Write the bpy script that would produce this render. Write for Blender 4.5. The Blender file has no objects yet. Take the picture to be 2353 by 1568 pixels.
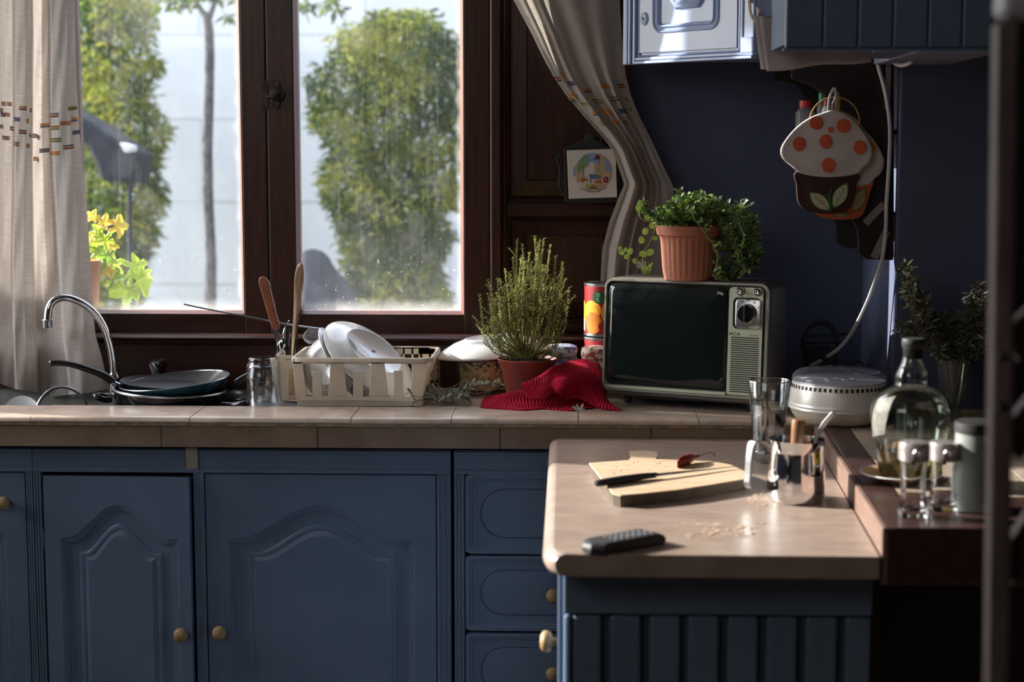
import bpy, math, random
from mathutils import Vector, Matrix, noise

# ---------------------------------------------------------------- camera, sky, sun, exposure
S = bpy.context.scene
COL = S.collection
F, CX, CY = 3800.0, 1176.5, 784.0
PIT = math.atan(434 / F)
YAW = math.atan(123.5 * math.cos(PIT) / F)
EYE = Vector((0, 0, 1.55))
fwd = Vector((-math.sin(YAW) * math.cos(PIT), math.cos(YAW) * math.cos(PIT), -math.sin(PIT)))
rgt = Vector((math.cos(YAW), math.sin(YAW), 0))
upv = rgt.cross(fwd)
cam = bpy.data.objects.new('camera', bpy.data.cameras.new('camera'))
COL.objects.link(cam)
cam.location = EYE
cam.rotation_euler = Matrix((rgt, upv, -fwd)).transposed().to_euler()
cam.data.sensor_width = 36.0
cam.data.lens = F / 2353 * 36
cam.data.clip_start = 0.05
cam.data.dof.use_dof = True
cam.data.dof.focus_distance = 4.15
cam.data.dof.aperture_fstop = 2.6
S.camera = cam

w = bpy.data.worlds.new('sky'); S.world = w; w.use_nodes = True
nt = w.node_tree
sky = nt.nodes.new('ShaderNodeTexSky')
try:
    sky.sky_type = 'NISHITA'
except Exception:
    pass
sky.sun_disc = False; sky.sun_elevation = math.radians(40); sky.sun_rotation = math.radians(-75)
sky.air_density = 1.0; sky.dust_density = 2.5; sky.ozone_density = 1.0
bg = nt.nodes['Background']
hs = nt.nodes.new('ShaderNodeHueSaturation'); hs.inputs['Saturation'].default_value = 0.55
nt.links.new(sky.outputs[0], hs.inputs['Color']); nt.links.new(hs.outputs[0], bg.inputs[0])
bg.inputs[1].default_value = 1.0

def lamp(name, kind, energy, loc, target, color=(1, 1, 1), **kw):
    l = bpy.data.lights.new(name, kind); l.energy = energy; l.color = color
    for k, v in kw.items(): setattr(l, k, v)
    o = bpy.data.objects.new(name, l); COL.objects.link(o); o.location = loc
    d = Vector(target) - Vector(loc); o.rotation_euler = d.to_track_quat('-Z', 'Y').to_euler()
    return o
EL = .41
lamp('sun', 'SUN', 14.5, (-6, 5.5, 4), Vector((-6, 5.5, 4)) + Vector((1, -0.28, -EL * 1.038)), (1.0, 0.95, 0.87), angle=math.radians(0.7))
S.view_settings.view_transform = 'Standard'; S.view_settings.look = 'None'
S.view_settings.exposure = 0.0; S.view_settings.gamma = 1.0; S.view_settings.use_curve_mapping = False

# ---------------------------------------------------------------- helpers
def ray(px, py): return fwd + rgt * ((px - CX) / F) + upv * ((CY - py) / F)
def P(px, py, Y):
    d = ray(px, py); return EYE + d * (Y / d.y)
def PZ(px, py, z):
    d = ray(px, py); return EYE + d * ((z - EYE.z) / d.z)
def XP(px, Y): return P(px, 700, Y).x
def ZP(py, Y): return P(1300, py, Y).z
PI = math.pi
W = {}
random.seed(7)
R = random.uniform

def lin(c):
    if isinstance(c, str):
        c = [int(c[i:i + 2], 16) / 255 for i in (0, 2, 4)]
        c = [x / 12.92 if x < .04045 else ((x + .055) / 1.055) ** 2.4 for x in c]
    return (c[0], c[1], c[2], 1)

def node(nt, t, ins=None, **kw):
    n = nt.nodes.new(t)
    for k, v in kw.items(): setattr(n, k, v)
    for k, v in (ins or {}).items():
        if isinstance(v, bpy.types.NodeSocket): nt.links.new(v, n.inputs[k])
        else: n.inputs[k].default_value = v
    return n
def mth(nt, op, a, b=0.0, c=None, clamp=False):
    n = nt.nodes.new('ShaderNodeMath'); n.operation = op; n.use_clamp = clamp
    for i, v in enumerate((a, b) if c is None else (a, b, c)):
        if isinstance(v, bpy.types.NodeSocket): nt.links.new(v, n.inputs[i])
        else: n.inputs[i].default_value = v
    return n.outputs[0]

def mat(name, c1, rough=.5, c2=None, metal=0, scale=12, stretch=(1, 1, 1), bump=0, bscale=None, spec=.5, detail=4, lo=.35, hi=.65, trans=0, ior=1.45, coat=0, sss=None, coord='Object', emit=None, translucent=0):
    m = bpy.data.materials.new(name); m.use_nodes = True
    nt = m.node_tree; b = nt.nodes['Principled BSDF']
    b.inputs['Roughness'].default_value = rough; b.inputs['Metallic'].default_value = metal
    b.inputs['Specular IOR Level'].default_value = spec; b.inputs['IOR'].default_value = ior
    b.inputs['Transmission Weight'].default_value = trans; b.inputs['Coat Weight'].default_value = coat
    tc = nt.nodes.new('ShaderNodeTexCoord')
    mp = node(nt, 'ShaderNodeMapping', {'Vector': tc.outputs[coord], 'Scale': stretch})
    nz = node(nt, 'ShaderNodeTexNoise', {'Vector': mp.outputs[0], 'Scale': scale, 'Detail': detail, 'Roughness': .6})
    a = lin(c1)
    if c2 is None: c2 = tuple(x * .8 for x in a[:3])
    cr = nt.nodes.new('ShaderNodeValToRGB'); nt.links.new(nz.outputs['Fac'], cr.inputs[0])
    cr.color_ramp.elements[0].position = lo; cr.color_ramp.elements[1].position = hi
    cr.color_ramp.elements[0].color = lin(c2); cr.color_ramp.elements[1].color = a
    nt.links.new(cr.outputs[0], b.inputs['Base Color'])
    if bump:
        nb = nz
        if bscale: nb = node(nt, 'ShaderNodeTexNoise', {'Vector': mp.outputs[0], 'Scale': bscale, 'Detail': 3})
        bp = node(nt, 'ShaderNodeBump', {'Height': nb.outputs['Fac'], 'Strength': bump, 'Distance': .002})
        nt.links.new(bp.outputs[0], b.inputs['Normal'])
    if translucent:
        tl = node(nt, 'ShaderNodeBsdfTranslucent', {'Color': cr.outputs[0]})
        mx = node(nt, 'ShaderNodeMixShader', {0: translucent, 1: b.outputs[0], 2: tl.outputs[0]})
        nt.links.new(mx.outputs[0], nt.nodes['Material Output'].inputs[0])
    return m

def thinglass(name, tint=(.95, .97, .98), refl=.10, haze=0.0, hazecol=(.8, .82, .85), rough=.02):
    m = bpy.data.materials.new(name); m.use_nodes = True; nt = m.node_tree
    nt.nodes.remove(nt.nodes['Principled BSDF'])
    tr = node(nt, 'ShaderNodeBsdfTransparent', {'Color': (*tint, 1)})
    gl = node(nt, 'ShaderNodeBsdfGlossy', {'Roughness': rough})
    lw = node(nt, 'ShaderNodeLayerWeight', {'Blend': .35})
    f = mth(nt, 'ADD', mth(nt, 'MULTIPLY', mth(nt, 'POWER', lw.outputs['Facing'], 3.0), .6), refl * .2, clamp=True)
    mx = node(nt, 'ShaderNodeMixShader', {0: f, 1: tr.outputs[0], 2: gl.outputs[0]})
    out = mx
    if haze:
        df = node(nt, 'ShaderNodeBsdfDiffuse', {'Color': (*hazecol, 1)})
        out = node(nt, 'ShaderNodeMixShader', {0: haze, 1: mx.outputs[0], 2: df.outputs[0]})
    nt.links.new(out.outputs[0], nt.nodes['Material Output'].inputs[0])
    return m

class MB:
    def __init__(s): s.v = []; s.f = []; s.m = []; s.uv = None; s.cur = 0
    def add(s, vs, fs):
        n = len(s.v); s.v += [Vector(p) for p in vs]
        s.f += [tuple(i + n for i in f) for f in fs]; s.m += [s.cur] * len(fs); return n
    def box(s, x0, x1, y0, y1, z0, z1):
        if x0 > x1: x0, x1 = x1, x0
        if y0 > y1: y0, y1 = y1, y0
        if z0 > z1: z0, z1 = z1, z0
        s.add([(x0, y0, z0), (x1, y0, z0), (x1, y1, z0), (x0, y1, z0), (x0, y0, z1), (x1, y0, z1), (x1, y1, z1), (x0, y1, z1)],
              [(0, 3, 2, 1), (4, 5, 6, 7), (0, 1, 5, 4), (1, 2, 6, 5), (2, 3, 7, 6), (3, 0, 4, 7)]); return s
    def hexa(s, bot, top):
        s.add(list(bot) + list(top), [(0, 3, 2, 1), (4, 5, 6, 7), (0, 1, 5, 4), (1, 2, 6, 5), (2, 3, 7, 6), (3, 0, 4, 7)]); return s
    def loft(s, loops, cap0=False, cap1=False, closed=True):
        n = len(loops[0]); k = s.add([p for l in loops for p in l], [])
        for i in range(len(loops) - 1):
            for j in range(n if closed else n - 1):
                a = k + i * n + j; b = k + i * n + (j + 1) % n
                s.f.append((a, b, b + n, a + n)); s.m.append(s.cur)
        if cap0: s.f.append(tuple(k + j for j in reversed(range(n)))); s.m.append(s.cur)
        if cap1: s.f.append(tuple(k + (len(loops) - 1) * n + j for j in range(n))); s.m.append(s.cur)
        return s
    def prism(s, poly, d):
        d = Vector(d); poly = [Vector(p) for p in poly]
        return s.loft([poly, [p + d for p in poly]], True, True)
    def lathe(s, prof, c=(0, 0, 0), seg=32, M=None, cap0=False, cap1=False, flute=None):
        M = M or Matrix.Translation(Vector(c)); L = []
        for (r, z) in prof:
            l = []
            for i in range(seg):
                a = 2 * PI * i / seg; rr = r * (flute(a, z) if flute else 1)
                l.append(M @ Vector((rr * math.cos(a), rr * math.sin(a), z)))
            L.append(l)
        return s.loft(L, cap0, cap1)
    def tube(s, pts, r, seg=8, caps=True, flat=1.0):
        pts = [Vector(p) for p in pts]; n = len(pts)
        if not hasattr(r, '__len__'): r = [r] * n
        L = []; prev = None
        for i, p in enumerate(pts):
            t = (pts[min(i + 1, n - 1)] - pts[max(i - 1, 0)]).normalized()
            if prev is None:
                a = Vector((0, 0, 1)) if abs(t.z) < .9 else Vector((0, 1, 0))
                u = t.cross(a).normalized()
            else:
                u = (prev - t * prev.dot(t)).normalized()
            prev = u; v = t.cross(u)
            L.append([p + (u * math.cos(2 * PI * j / seg) + v * math.sin(2 * PI * j / seg) * flat) * r[i] for j in range(seg)])
        return s.loft(L, caps, caps)
    def grid(s, fn, nu, nv):
        k = s.add([fn(i / nu, j / nv) for j in range(nv + 1) for i in range(nu + 1)], [])
        if s.uv is None: s.uv = {}
        for j in range(nv + 1):
            for i in range(nu + 1): s.uv[k + j * (nu + 1) + i] = (i / nu, j / nv)
        for j in range(nv):
            for i in range(nu):
                a = k + j * (nu + 1) + i
                s.f.append((a, a + 1, a + nu + 2, a + nu + 1)); s.m.append(s.cur)
        return s
    def torus(s, M, R_, r, seg=40, ss=8, a0=0, a1=2 * PI):
        full = abs(a1 - a0 - 2 * PI) < 1e-4; n = seg if full else seg + 1; L = []
        for i in range(n):
            a = a0 + (a1 - a0) * i / seg
            L.append([M @ Vector(((R_ + r * math.cos(b)) * math.cos(a), (R_ + r * math.cos(b)) * math.sin(a), r * math.sin(b))) for b in [2 * PI * j / ss for j in range(ss)]])
        if full: L.append(L[0])
        return s.loft(L, not full, not full)
    def leaf(s, p, d, n, l, w_, fold=.2, pts=4):
        d = Vector(d).normalized(); n = Vector(n); sd = d.cross(n)
        if sd.length < 1e-4: sd = d.cross(Vector((.3, .5, .8)))
        sd.normalize(); n = sd.cross(d); p = Vector(p)
        if pts == 4:
            s.add([p, p + d * l * .45 + sd * w_ / 2 + n * fold * w_, p + d * l, p + d * l * .45 - sd * w_ / 2 + n * fold * w_], [(0, 1, 2), (0, 2, 3)])
        else:
            s.add([p, p + d * l * .3 + sd * w_ * .42 + n * fold * w_, p + d * l * .7 + sd * w_ * .45 + n * fold * w_, p + d * l - n * fold * w_ * .5,
                   p + d * l * .7 - sd * w_ * .45 + n * fold * w_, p + d * l * .3 - sd * w_ * .42 + n * fold * w_, p + d * l * .5],
                  [(0, 1, 6), (1, 2, 6), (2, 3, 6), (3, 4, 6), (4, 5, 6), (5, 0, 6)])
        return s
    def xf(s, M, k=0):
        for i in range(k, len(s.v)): s.v[i] = M @ s.v[i]
        return s
    def build(s, name, mats, parent=None, smooth=False, bevel=0, label=None, cat=None, group=None, kind=None, solid=0, sub=0, angle=40, origin=None, bseg=2):
        off = Vector(W[parent.name]) if parent else Vector((0, 0, 0))
        loc = Vector((0, 0, 0))
        if parent is None:
            xs = [v.x for v in s.v]; ys = [v.y for v in s.v]; zs = [v.z for v in s.v]
            loc = Vector(origin) if origin else Vector(((min(xs) + max(xs)) / 2, (min(ys) + max(ys)) / 2, min(zs)))
        elif origin: loc = Vector(origin) - off
        base = off + loc if parent else loc
        me = bpy.data.meshes.new(name)
        me.from_pydata([v - base for v in s.v], [], s.f)
        for m_ in (mats if isinstance(mats, (list, tuple)) else [mats]): me.materials.append(m_)
        me.polygons.foreach_set('material_index', s.m)
        if s.uv is not None:
            ul = me.uv_layers.new(name='UVMap')
            for lp in me.loops: ul.data[lp.index].uv = s.uv.get(lp.vertex_index, (0, 0))
        if smooth:
            me.polygons.foreach_set('use_smooth', [True] * len(me.polygons))
            me.update()
            try: me.set_sharp_from_angle(angle=math.radians(angle))
            except Exception: pass
        me.update()
        o = bpy.data.objects.new(name, me); COL.objects.link(o)
        o.location = loc
        if parent: o.parent = parent
        W[o.name] = base
        if solid:
            md = o.modifiers.new('solid', 'SOLIDIFY'); md.thickness = solid; md.offset = 0
        if bevel:
            md = o.modifiers.new('bevel', 'BEVEL'); md.width = bevel; md.segments = bseg; md.limit_method = 'ANGLE'; md.angle_limit = math.radians(40)
        if sub:
            md = o.modifiers.new('sub', 'SUBSURF'); md.levels = sub; md.render_levels = sub
        setp(o, label, cat, group, kind)
        return o

def setp(o, label=None, cat=None, group=None, kind=None):
    if label: o['label'] = label
    if cat: o['category'] = cat
    if group: o['group'] = group
    if kind: o['kind'] = kind
def thing(name, loc, label=None, cat=None, group=None, kind=None, rz=0, rot=None, parent=None):
    """Empty at the base. With rz/rot its parts are written in its own local coordinates, else in world coordinates."""
    o = bpy.data.objects.new(name, None); COL.objects.link(o); o.location = loc; o.empty_display_size = .05
    if rot is not None: o.rotation_euler = rot; W[o.name] = Vector((0, 0, 0))
    elif rz: o.rotation_euler = (0, 0, rz); W[o.name] = Vector((0, 0, 0))
    else: W[o.name] = Vector(loc)
    setp(o, label, cat, group, kind)
    return o
def text(body, name, m, parent, M, size, depth=.0004, label=None):
    c = bpy.data.curves.new(name, 'FONT'); c.body = body; c.size = size; c.align_x = 'CENTER'; c.align_y = 'CENTER'; c.extrude = depth
    c.materials.append(m); tmp = bpy.data.objects.new('tmp', c); me = bpy.data.meshes.new_from_object(tmp); bpy.data.objects.remove(tmp); me.name = name
    o = bpy.data.objects.new(name, me); COL.objects.link(o)
    off = Vector(W[parent.name]); o.parent = parent
    o.matrix_local = Matrix.Translation(-off) @ M
    if label: o['label'] = label
    return o
FACE = Matrix.Rotation(PI / 2, 4, 'X')      # text standing upright, facing -Y
def T(v): return Matrix.Translation(Vector(v))
def catmull(pts, n=6, closed=False):
    pts = [Vector(p) for p in pts]; N = len(pts); out = []
    for i in range(N if closed else N - 1):
        g = lambda k: pts[k % N] if closed else pts[max(0, min(N - 1, k))]
        a, b, c, d = g(i - 1), g(i), g(i + 1), g(i + 2)
        for j in range(n):
            t = j / n
            out.append(.5 * ((2 * b) + (c - a) * t + (2 * a - 5 * b + 4 * c - d) * t * t + (3 * b - a - 3 * c + d) * t ** 3))
    if not closed: out.append(pts[-1])
    return out
def interp(tab, x):
    if x <= tab[0][0]: return tab[0][1]
    for (a, b), (c, d) in zip(tab, tab[1:]):
        if x <= c: return b + (d - b) * (x - a) / (c - a)
    return tab[-1][1]
def align(nrm, spin=0):
    q = Vector(nrm).normalized().to_track_quat('Z', 'Y')
    return q.to_matrix().to_4x4() @ Matrix.Rotation(spin, 4, 'Z')

# ---------------------------------------------------------------- materials
blue = mat('blue_paint', (.12, .17, .255), .42, c2=(.102, .147, .222), scale=5, bump=.15, bscale=90)
blue_dk = mat('blue_paint_groove', (.07, .10, .16), .5)
blue_up = mat('blue_gloss_sunwashed', (.36, .44, .66), .22, c2=(.32, .40, .61), scale=6, bump=.1, bscale=60)  # cabinet blue lightened: washed-out sun gloss put into the paint colour
wallblue = mat('wall_blue', (.095, .11, .19), .8, c2=(.08, .095, .165), scale=3, bump=.25, bscale=120)
wood = mat('dark_wood', (.058, .016, .008), .38, c2=(.026, .008, .005), scale=14, stretch=(6, 6, .5), bump=.15)
woodh = mat('dark_wood_h', (.050, .015, .009), .35, c2=(.024, .008, .005), scale=14, stretch=(.5, 6, 6), bump=.15)
woodred = mat('red_wood', (.16, .045, .02), .4, c2=(.09, .025, .012), scale=14, stretch=(6, 6, .5))
blackwood = mat('black_wood', (.016, .009, .008), .5, c2=(.008, .005, .005), scale=9)
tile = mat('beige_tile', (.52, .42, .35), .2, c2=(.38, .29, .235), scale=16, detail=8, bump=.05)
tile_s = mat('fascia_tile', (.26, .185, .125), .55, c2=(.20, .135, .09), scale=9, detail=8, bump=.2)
grout = mat('grout', (.42, .33, .22), .9, c2=(.22, .15, .09), scale=40)
peni = mat('peninsula_laminate', (.35, .27, .225), .33, c2=(.26, .19, .155), scale=22, stretch=(.5, 1.6, 1), detail=9, bump=.04)
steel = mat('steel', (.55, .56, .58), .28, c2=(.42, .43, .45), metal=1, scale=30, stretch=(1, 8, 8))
chrome = mat('chrome', (.75, .76, .78), .07, c2=(.7, .71, .73), metal=1)
black = mat('black_plastic', (.012, .012, .014), .3)
blackm = mat('black_matte', (.02, .02, .022), .6)
white = mat('white_china', (.80, .80, .80), .12, c2=(.77, .77, .77), coat=.3)
cream = mat('cream_plastic', (.80, .72, .61), .42, c2=(.70, .60, .48), scale=9, detail=6, translucent=.25)
terra = mat('terracotta_plastic', (.40, .145, .09), .45, c2=(.33, .115, .07), scale=8, bump=.05)
redpot = mat('red_pot', (.27, .045, .028), .5, c2=(.20, .034, .022), scale=8)
soil = mat('soil', (.03, .02, .012), .95, scale=60, bump=.6)
knobw = mat('knob_wood', (.36, .25, .12), .5, c2=(.26, .17, .075), scale=30)
tape = mat('masking_tape', (.36, .32, .25), .6, c2=(.30, .27, .21))
glass = mat('clear_glass', (.97, .98, .98), .01, c2=(.97, .98, .98), trans=1, ior=1.45)
clear = thinglass('thin_glass')
lidgl = thinglass('tinted_plastic_lid', (.72, .74, .80), .12, .12, (.5, .52, .6))
# ---------------------------------------------------------------- setting
ZC = .90; YC = 4.0; YW = 4.62; ZPEN = .853; ZBAR = .902
rough_white = mat('outside_white', (.62, .63, .64), .9, c2=(.56, .565, .58), scale=2)
grassm = mat('garden_ground', (.20, .20, .19), .95, c2=(.12, .13, .10), scale=4)
plaster = mat('ceiling_white', (.45, .43, .40), .9)
floorm = mat('floor_tile', (.10, .07, .05), .5, scale=5)
def struct(name, mb, m, parent=None, **k): return mb.build(name, m, parent, kind='structure' if parent is None else None, **k)

struct('floor', MB().box(-2.8, 2.6, -2.2, 4.9, -.06, 0), floorm)
struct('ceiling', MB().box(-2.8, 2.6, -2.2, 4.9, 3.1, 3.2), plaster)
X0, X1, ZW0, ZW1 = -2.69, XP(1150, YW), ZP(775, YW), 2.9
b = MB(); YB = 4.9; YI = 4.66
b.box(-2.8, X0, YI, YB, 0, 3.1); b.box(X0, X1, YI, YB, 0, ZW0 - .02); b.box(X0, X1, YI, YB, ZW1, 3.1); b.box(X1, 2.6, YI, YB, 0, 3.1)
struct('wall_back', b, wallblue)
b = MB(); b.box(-2.84, -2.7, -2.2, 3.3, 0, 3.1); b.box(-2.84, -2.7, 3.3, YI, 0, 1.0); b.box(-2.84, -2.7, 4.5, YI, 1.0, 3.1); b.box(-2.84, -2.7, 3.3, 4.5, 2.9, 3.1)
struct('wall_left', b, wallblue)
# right nib of wall behind the vase
XN = XP(2055, 4.2)
struct('wall_right', MB().box(XN, XP(2287, 4.2), 4.2, YI, 0, 3.1), wallblue, bevel=.006)
struct('wall_right_far', MB().box(1.9, 2.0, -2.2, YI, 0, 3.1), blackwood)
struct('wall_front', MB().box(-2.84, 2.0, -2.3, -2.2, 0, 3.1), plaster)
soff = mat('soffit_lilac', (.24, .235, .33), .7)
struct('trim_2', MB().box(XP(2110, 3.6), XP(2290, 3.6) + .02, 3.62, 4.2, ZP(118, 3.62), 2.4), soff, bevel=.004)

# window --------------------------------------------------------------
win = thing('window_1', ((X0 + X1) / 2, YW, ZW0), kind='structure')
ZG = ZP(722, YW)                                  # glass bottom
def stile(pa, pb, y0=4.59, y1=4.65): return MB().box(XP(pa, 4.59), XP(pb, 4.59), y0, y1, ZP(775, 4.59), ZW1)
stile(140, 186).build('sash_stile', wood, win, bevel=.003)
stile(562, 619).build('sash_stile', wood, win, bevel=.003)
stile(621.5, 684, 4.583).build('sash_stile', wood, win, bevel=.004)
stile(1066, 1126).build('sash_stile', wood, win, bevel=.003)
MB().box(XP(186, 4.59), XP(562, 4.59), 4.592, 4.65, ZP(775, 4.59), ZG).build('bottom_rail', woodh, win, bevel=.003)
MB().box(XP(684, 4.59), XP(1066, 4.59), 4.592, 4.65, ZP(775, 4.59), ZG).build('bottom_rail', woodh, win, bevel=.003)
MB().box(X0, X0 + .06, 4.56, 4.70, ZW0 - .1, ZW1).build('window_frame', wood, win, bevel=.004)
xs_ = XP(140, 4.59)  # glazing added unseen past the curtain so the sun gets in
MB().box(X0 + .06, xs_ - .001, 4.592, 4.65, ZP(775, 4.59), ZG).build('bottom_rail', woodh, win, bevel=.003)
MB().box(XP(1128, 4.59), XP(1152, 4.59), 4.565, 4.70, ZW0, ZW1).build('window_frame', wood, win, bevel=.005)
MB().box(X0, X1, 4.57, 4.70, ZW1, ZW1 + .06).build('window_frame', wood, win)
def bead(pa, pb):
    xa, xb = XP(pa, 4.6), XP(pb, 4.6); z1 = ZW1
    m = MB()
    for x, s in ((xa, 1), (xb, -1)):
        m.prism([(x, 4.592, ZG), (x + s * .009, 4.612, ZG), (x + s * .009, 4.64, ZG), (x, 4.64, ZG)], (0, 0, z1 - ZG))
    m.prism([(xa, 4.592, ZG), (xa, 4.612, ZG + .008), (xa, 4.64, ZG + .008), (xa, 4.64, ZG)], (xb - xa, 0, 0))
    m.build('glazing_bead', woodred, win)
bead(186, 562); bead(684, 1066)

def dirty_glass(hw, hh):
    m = bpy.data.materials.new('dirty_glass'); m.use_nodes = True; nt = m.node_tree
    nt.nodes.remove(nt.nodes['Principled BSDF'])
    tc = nt.nodes.new('ShaderNodeTexCoord'); sx = node(nt, 'ShaderNodeSeparateXYZ', {0: tc.outputs['Object']})
    dx = mth(nt, 'SUBTRACT', hw, mth(nt, 'ABSOLUTE', sx.outputs[0])); dz = mth(nt, 'ADD', sx.outputs[2], hh)
    nz = node(nt, 'ShaderNodeTexNoise', {'Vector': tc.outputs['Object'], 'Scale': 14, 'Detail': 6})
    wob = mth(nt, 'MULTIPLY', mth(nt, 'SUBTRACT', nz.outputs['Fac'], .5), .05)
    e1 = mth(nt, 'SUBTRACT', 1, mth(nt, 'DIVIDE', mth(nt, 'ADD', dz, wob), .045), clamp=True)
    e2 = mth(nt, 'SUBTRACT', 1, mth(nt, 'DIVIDE', mth(nt, 'ADD', dx, wob), .022), clamp=True)
    edge = mth(nt, 'POWER', mth(nt, 'MAXIMUM', e1, e2), 1.3)
    low = mth(nt, 'SUBTRACT', 1, mth(nt, 'DIVIDE', dz, .30), clamp=True)
    vo = node(nt, 'ShaderNodeTexVoronoi', {'Vector': tc.outputs['Object'], 'Scale': 115})
    n3 = node(nt, 'ShaderNodeTexNoise', {'Vector': tc.outputs['Object'], 'Scale': 60, 'Detail': 2})
    sp = mth(nt, 'LESS_THAN', vo.outputs['Distance'], mth(nt, 'MULTIPLY', mth(nt, 'SUBTRACT', n3.outputs['Fac'], .52, clamp=True), mth(nt, 'ADD', .75, mth(nt, 'MULTIPLY', low, 1.3))))
    mp = node(nt, 'ShaderNodeMapping', {'Vector': tc.outputs['Object'], 'Scale': (60, 1, 1.5)})
    n2 = node(nt, 'ShaderNodeTexNoise', {'Vector': mp.outputs[0], 'Scale': 3, 'Detail': 5})
    st = mth(nt, 'MULTIPLY', mth(nt, 'SUBTRACT', n2.outputs['Fac'], .5, clamp=True), .16)
    cl = mth(nt, 'MULTIPLY', mth(nt, 'SUBTRACT', nz.outputs['Fac'], .48, clamp=True), .16)
    tot = mth(nt, 'ADD', mth(nt, 'ADD', mth(nt, 'MULTIPLY', edge, .5), mth(nt, 'MULTIPLY', sp, .45)), mth(nt, 'ADD', mth(nt, 'ADD', st, cl), mth(nt, 'ADD', .015, mth(nt, 'MULTIPLY', low, .05))), clamp=True)
    tr = node(nt, 'ShaderNodeBsdfTransparent', {'Color': (.97, .985, .98, 1)})
    gl = node(nt, 'ShaderNodeBsdfGlossy', {'Roughness': .03})
    g = node(nt, 'ShaderNodeMixShader', {0: .04, 1: tr.outputs[0], 2: gl.outputs[0]})
    df = node(nt, 'ShaderNodeBsdfDiffuse', {'Color': (.75, .72, .64, 1)}); tl = node(nt, 'ShaderNodeBsdfTranslucent', {'Color': (.85, .84, .78, 1)})
    dd = node(nt, 'ShaderNodeMixShader', {0: .7, 1: df.outputs[0], 2: tl.outputs[0]})
    o = node(nt, 'ShaderNodeMixShader', {0: tot, 1: g.outputs[0], 2: dd.outputs[0]})
    nt.links.new(o.outputs[0], nt.nodes['Material Output'].inputs[0]); return m
xa, xb = XP(186, 4.615), XP(562, 4.615); hw = (xb - xa) / 2; hh = (ZW1 - ZG) / 2
dg = dirty_glass(hw, hh)
for xa, xb in ((XP(186, 4.615), XP(562, 4.615)), (XP(684, 4.615), XP(1066, 4.615)), (X0 + .06, xs_ - .001)):
    pm_ = MB(); pm_.add([(xa, 4.62, ZG), (xb, 4.62, ZG), (xb, 4.62, ZW1), (xa, 4.62, ZW1)], [(0, 1, 2, 3)])
    pm_.build('pane', dg, win, origin=((xa + xb) / 2, 4.62, (ZG + ZW1) / 2))
# unseen side window, added to bring sun onto the peninsula
w2 = thing('added_sun_window', (-2.77, 3.9, 1.0), kind='structure')
for a_ in (3.3, 4.45): MB().box(-2.80, -2.74, a_, a_ + .05, 1.0, 2.9).build('window_frame', wood, w2, bevel=.004)
for z_ in (1.0, 2.85): MB().box(-2.80, -2.74, 3.35, 4.45, z_, z_ + .05).build('window_frame', woodh, w2, bevel=.004)
pm_ = MB(); pm_.add([(-2.77, 3.35, 1.05), (-2.77, 4.45, 1.05), (-2.77, 4.45, 2.85), (-2.77, 3.35, 2.85)], [(0, 1, 2, 3)])
pm_.build('pane', dg, w2, origin=(-2.77, 3.9, 1.95))
# latch
iron = mat('dark_bronze', (.06, .05, .045), .4, c2=(.03, .025, .02), metal=.8, scale=40)
lt = thing('window_latch', P(627, 215, 4.58), 'dark bronze swivel catch on the window meeting stiles', 'latch')
def plate_out(cx, y0, y1, hw, Y):
    pts = []
    for i in range(13): a = PI * i / 12; pts.append(P(cx + hw * math.cos(a), y0 + hw - hw * math.sin(a), Y))
    for i in range(13): a = PI + PI * i / 12; pts.append(P(cx + hw * math.cos(a), y1 - hw - hw * math.sin(a), Y))
    return pts
MB().prism(plate_out(607, 185, 252, 9, 4.585), (0, -.004, 0)).build('keeper_plate', iron, lt, bevel=.001)
MB().prism(plate_out(633, 184, 250, 10, 4.578), (0, -.004, 0)).build('latch_plate', iron, lt, bevel=.001)
c = P(636, 217, 4.57)
MB().lathe([(0, -.002), (.019, 0), (.017, .005), (.006, .008), (0, .009)], M=T(c) @ Matrix.Rotation(PI / 2, 4, 'X'), seg=24).build('cam_disc', iron, lt, smooth=True)
MB().tube([P(613, 222, 4.575), P(622, 222, 4.57), P(634, 220, 4.567)], .004).build('tongue', iron, lt, smooth=True)
for q in ((607, 193), (607, 245), (633, 192)): MB().lathe([(0, 0), (.0028, 0), (.002, .0015), (0, .0018)], M=T(P(*q, 4.578)) @ Matrix.Rotation(PI / 2, 4, 'X'), seg=10).build('screw', iron, lt)

# sill woodwork and shutter
m = MB(); zt = ZP(775, 4.5)
prof = [(4.66, zt), (4.50, zt), (4.492, zt - .006), (4.498, zt - .012), (4.51, zt - .015), (4.505, zt - .02), (4.52, zt - .026), (4.66, zt - .026)]
m.prism([(X0, y, z) for y, z in prof], (XP(1440, 4.5) - X0, 0, 0)); m.build('trim_1', woodh, kind='structure', bevel=.0015)
MB().box(X0, XP(1440, 4.5), 4.535, 4.66, ZC - .02, zt - .024).build('baseboard_back', woodh, kind='structure')
sh = thing('window_shutter', P(1290, 400, 4.6), 'dark wooden panelled board standing beside the window behind the tied curtain', 'shutter')
sx0, sx1 = XP(1152, 4.6), XP(1450, 4.6)
Y_ = 4.60
MB().box(sx0, sx1, Y_ + .03, Y_ + .055, zt, 2.5).build('back_board', wood, sh)
MB().box(sx0, XP(1162, Y_), Y_, Y_ + .035, zt, 2.5).build('stile', wood, sh, bevel=.004)
MB().box(XP(1428, Y_), sx1, Y_, Y_ + .035, zt, 2.5).build('stile', wood, sh, bevel=.004)
for a_, b_ in ((466, 497), (742, 790)):
    MB().box(XP(1162, Y_), XP(1428, Y_), Y_, Y_ + .035, max(zt, ZP(b_, Y_)), ZP(a_, Y_)).build('rail', woodh, sh, bevel=.0045)
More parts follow.
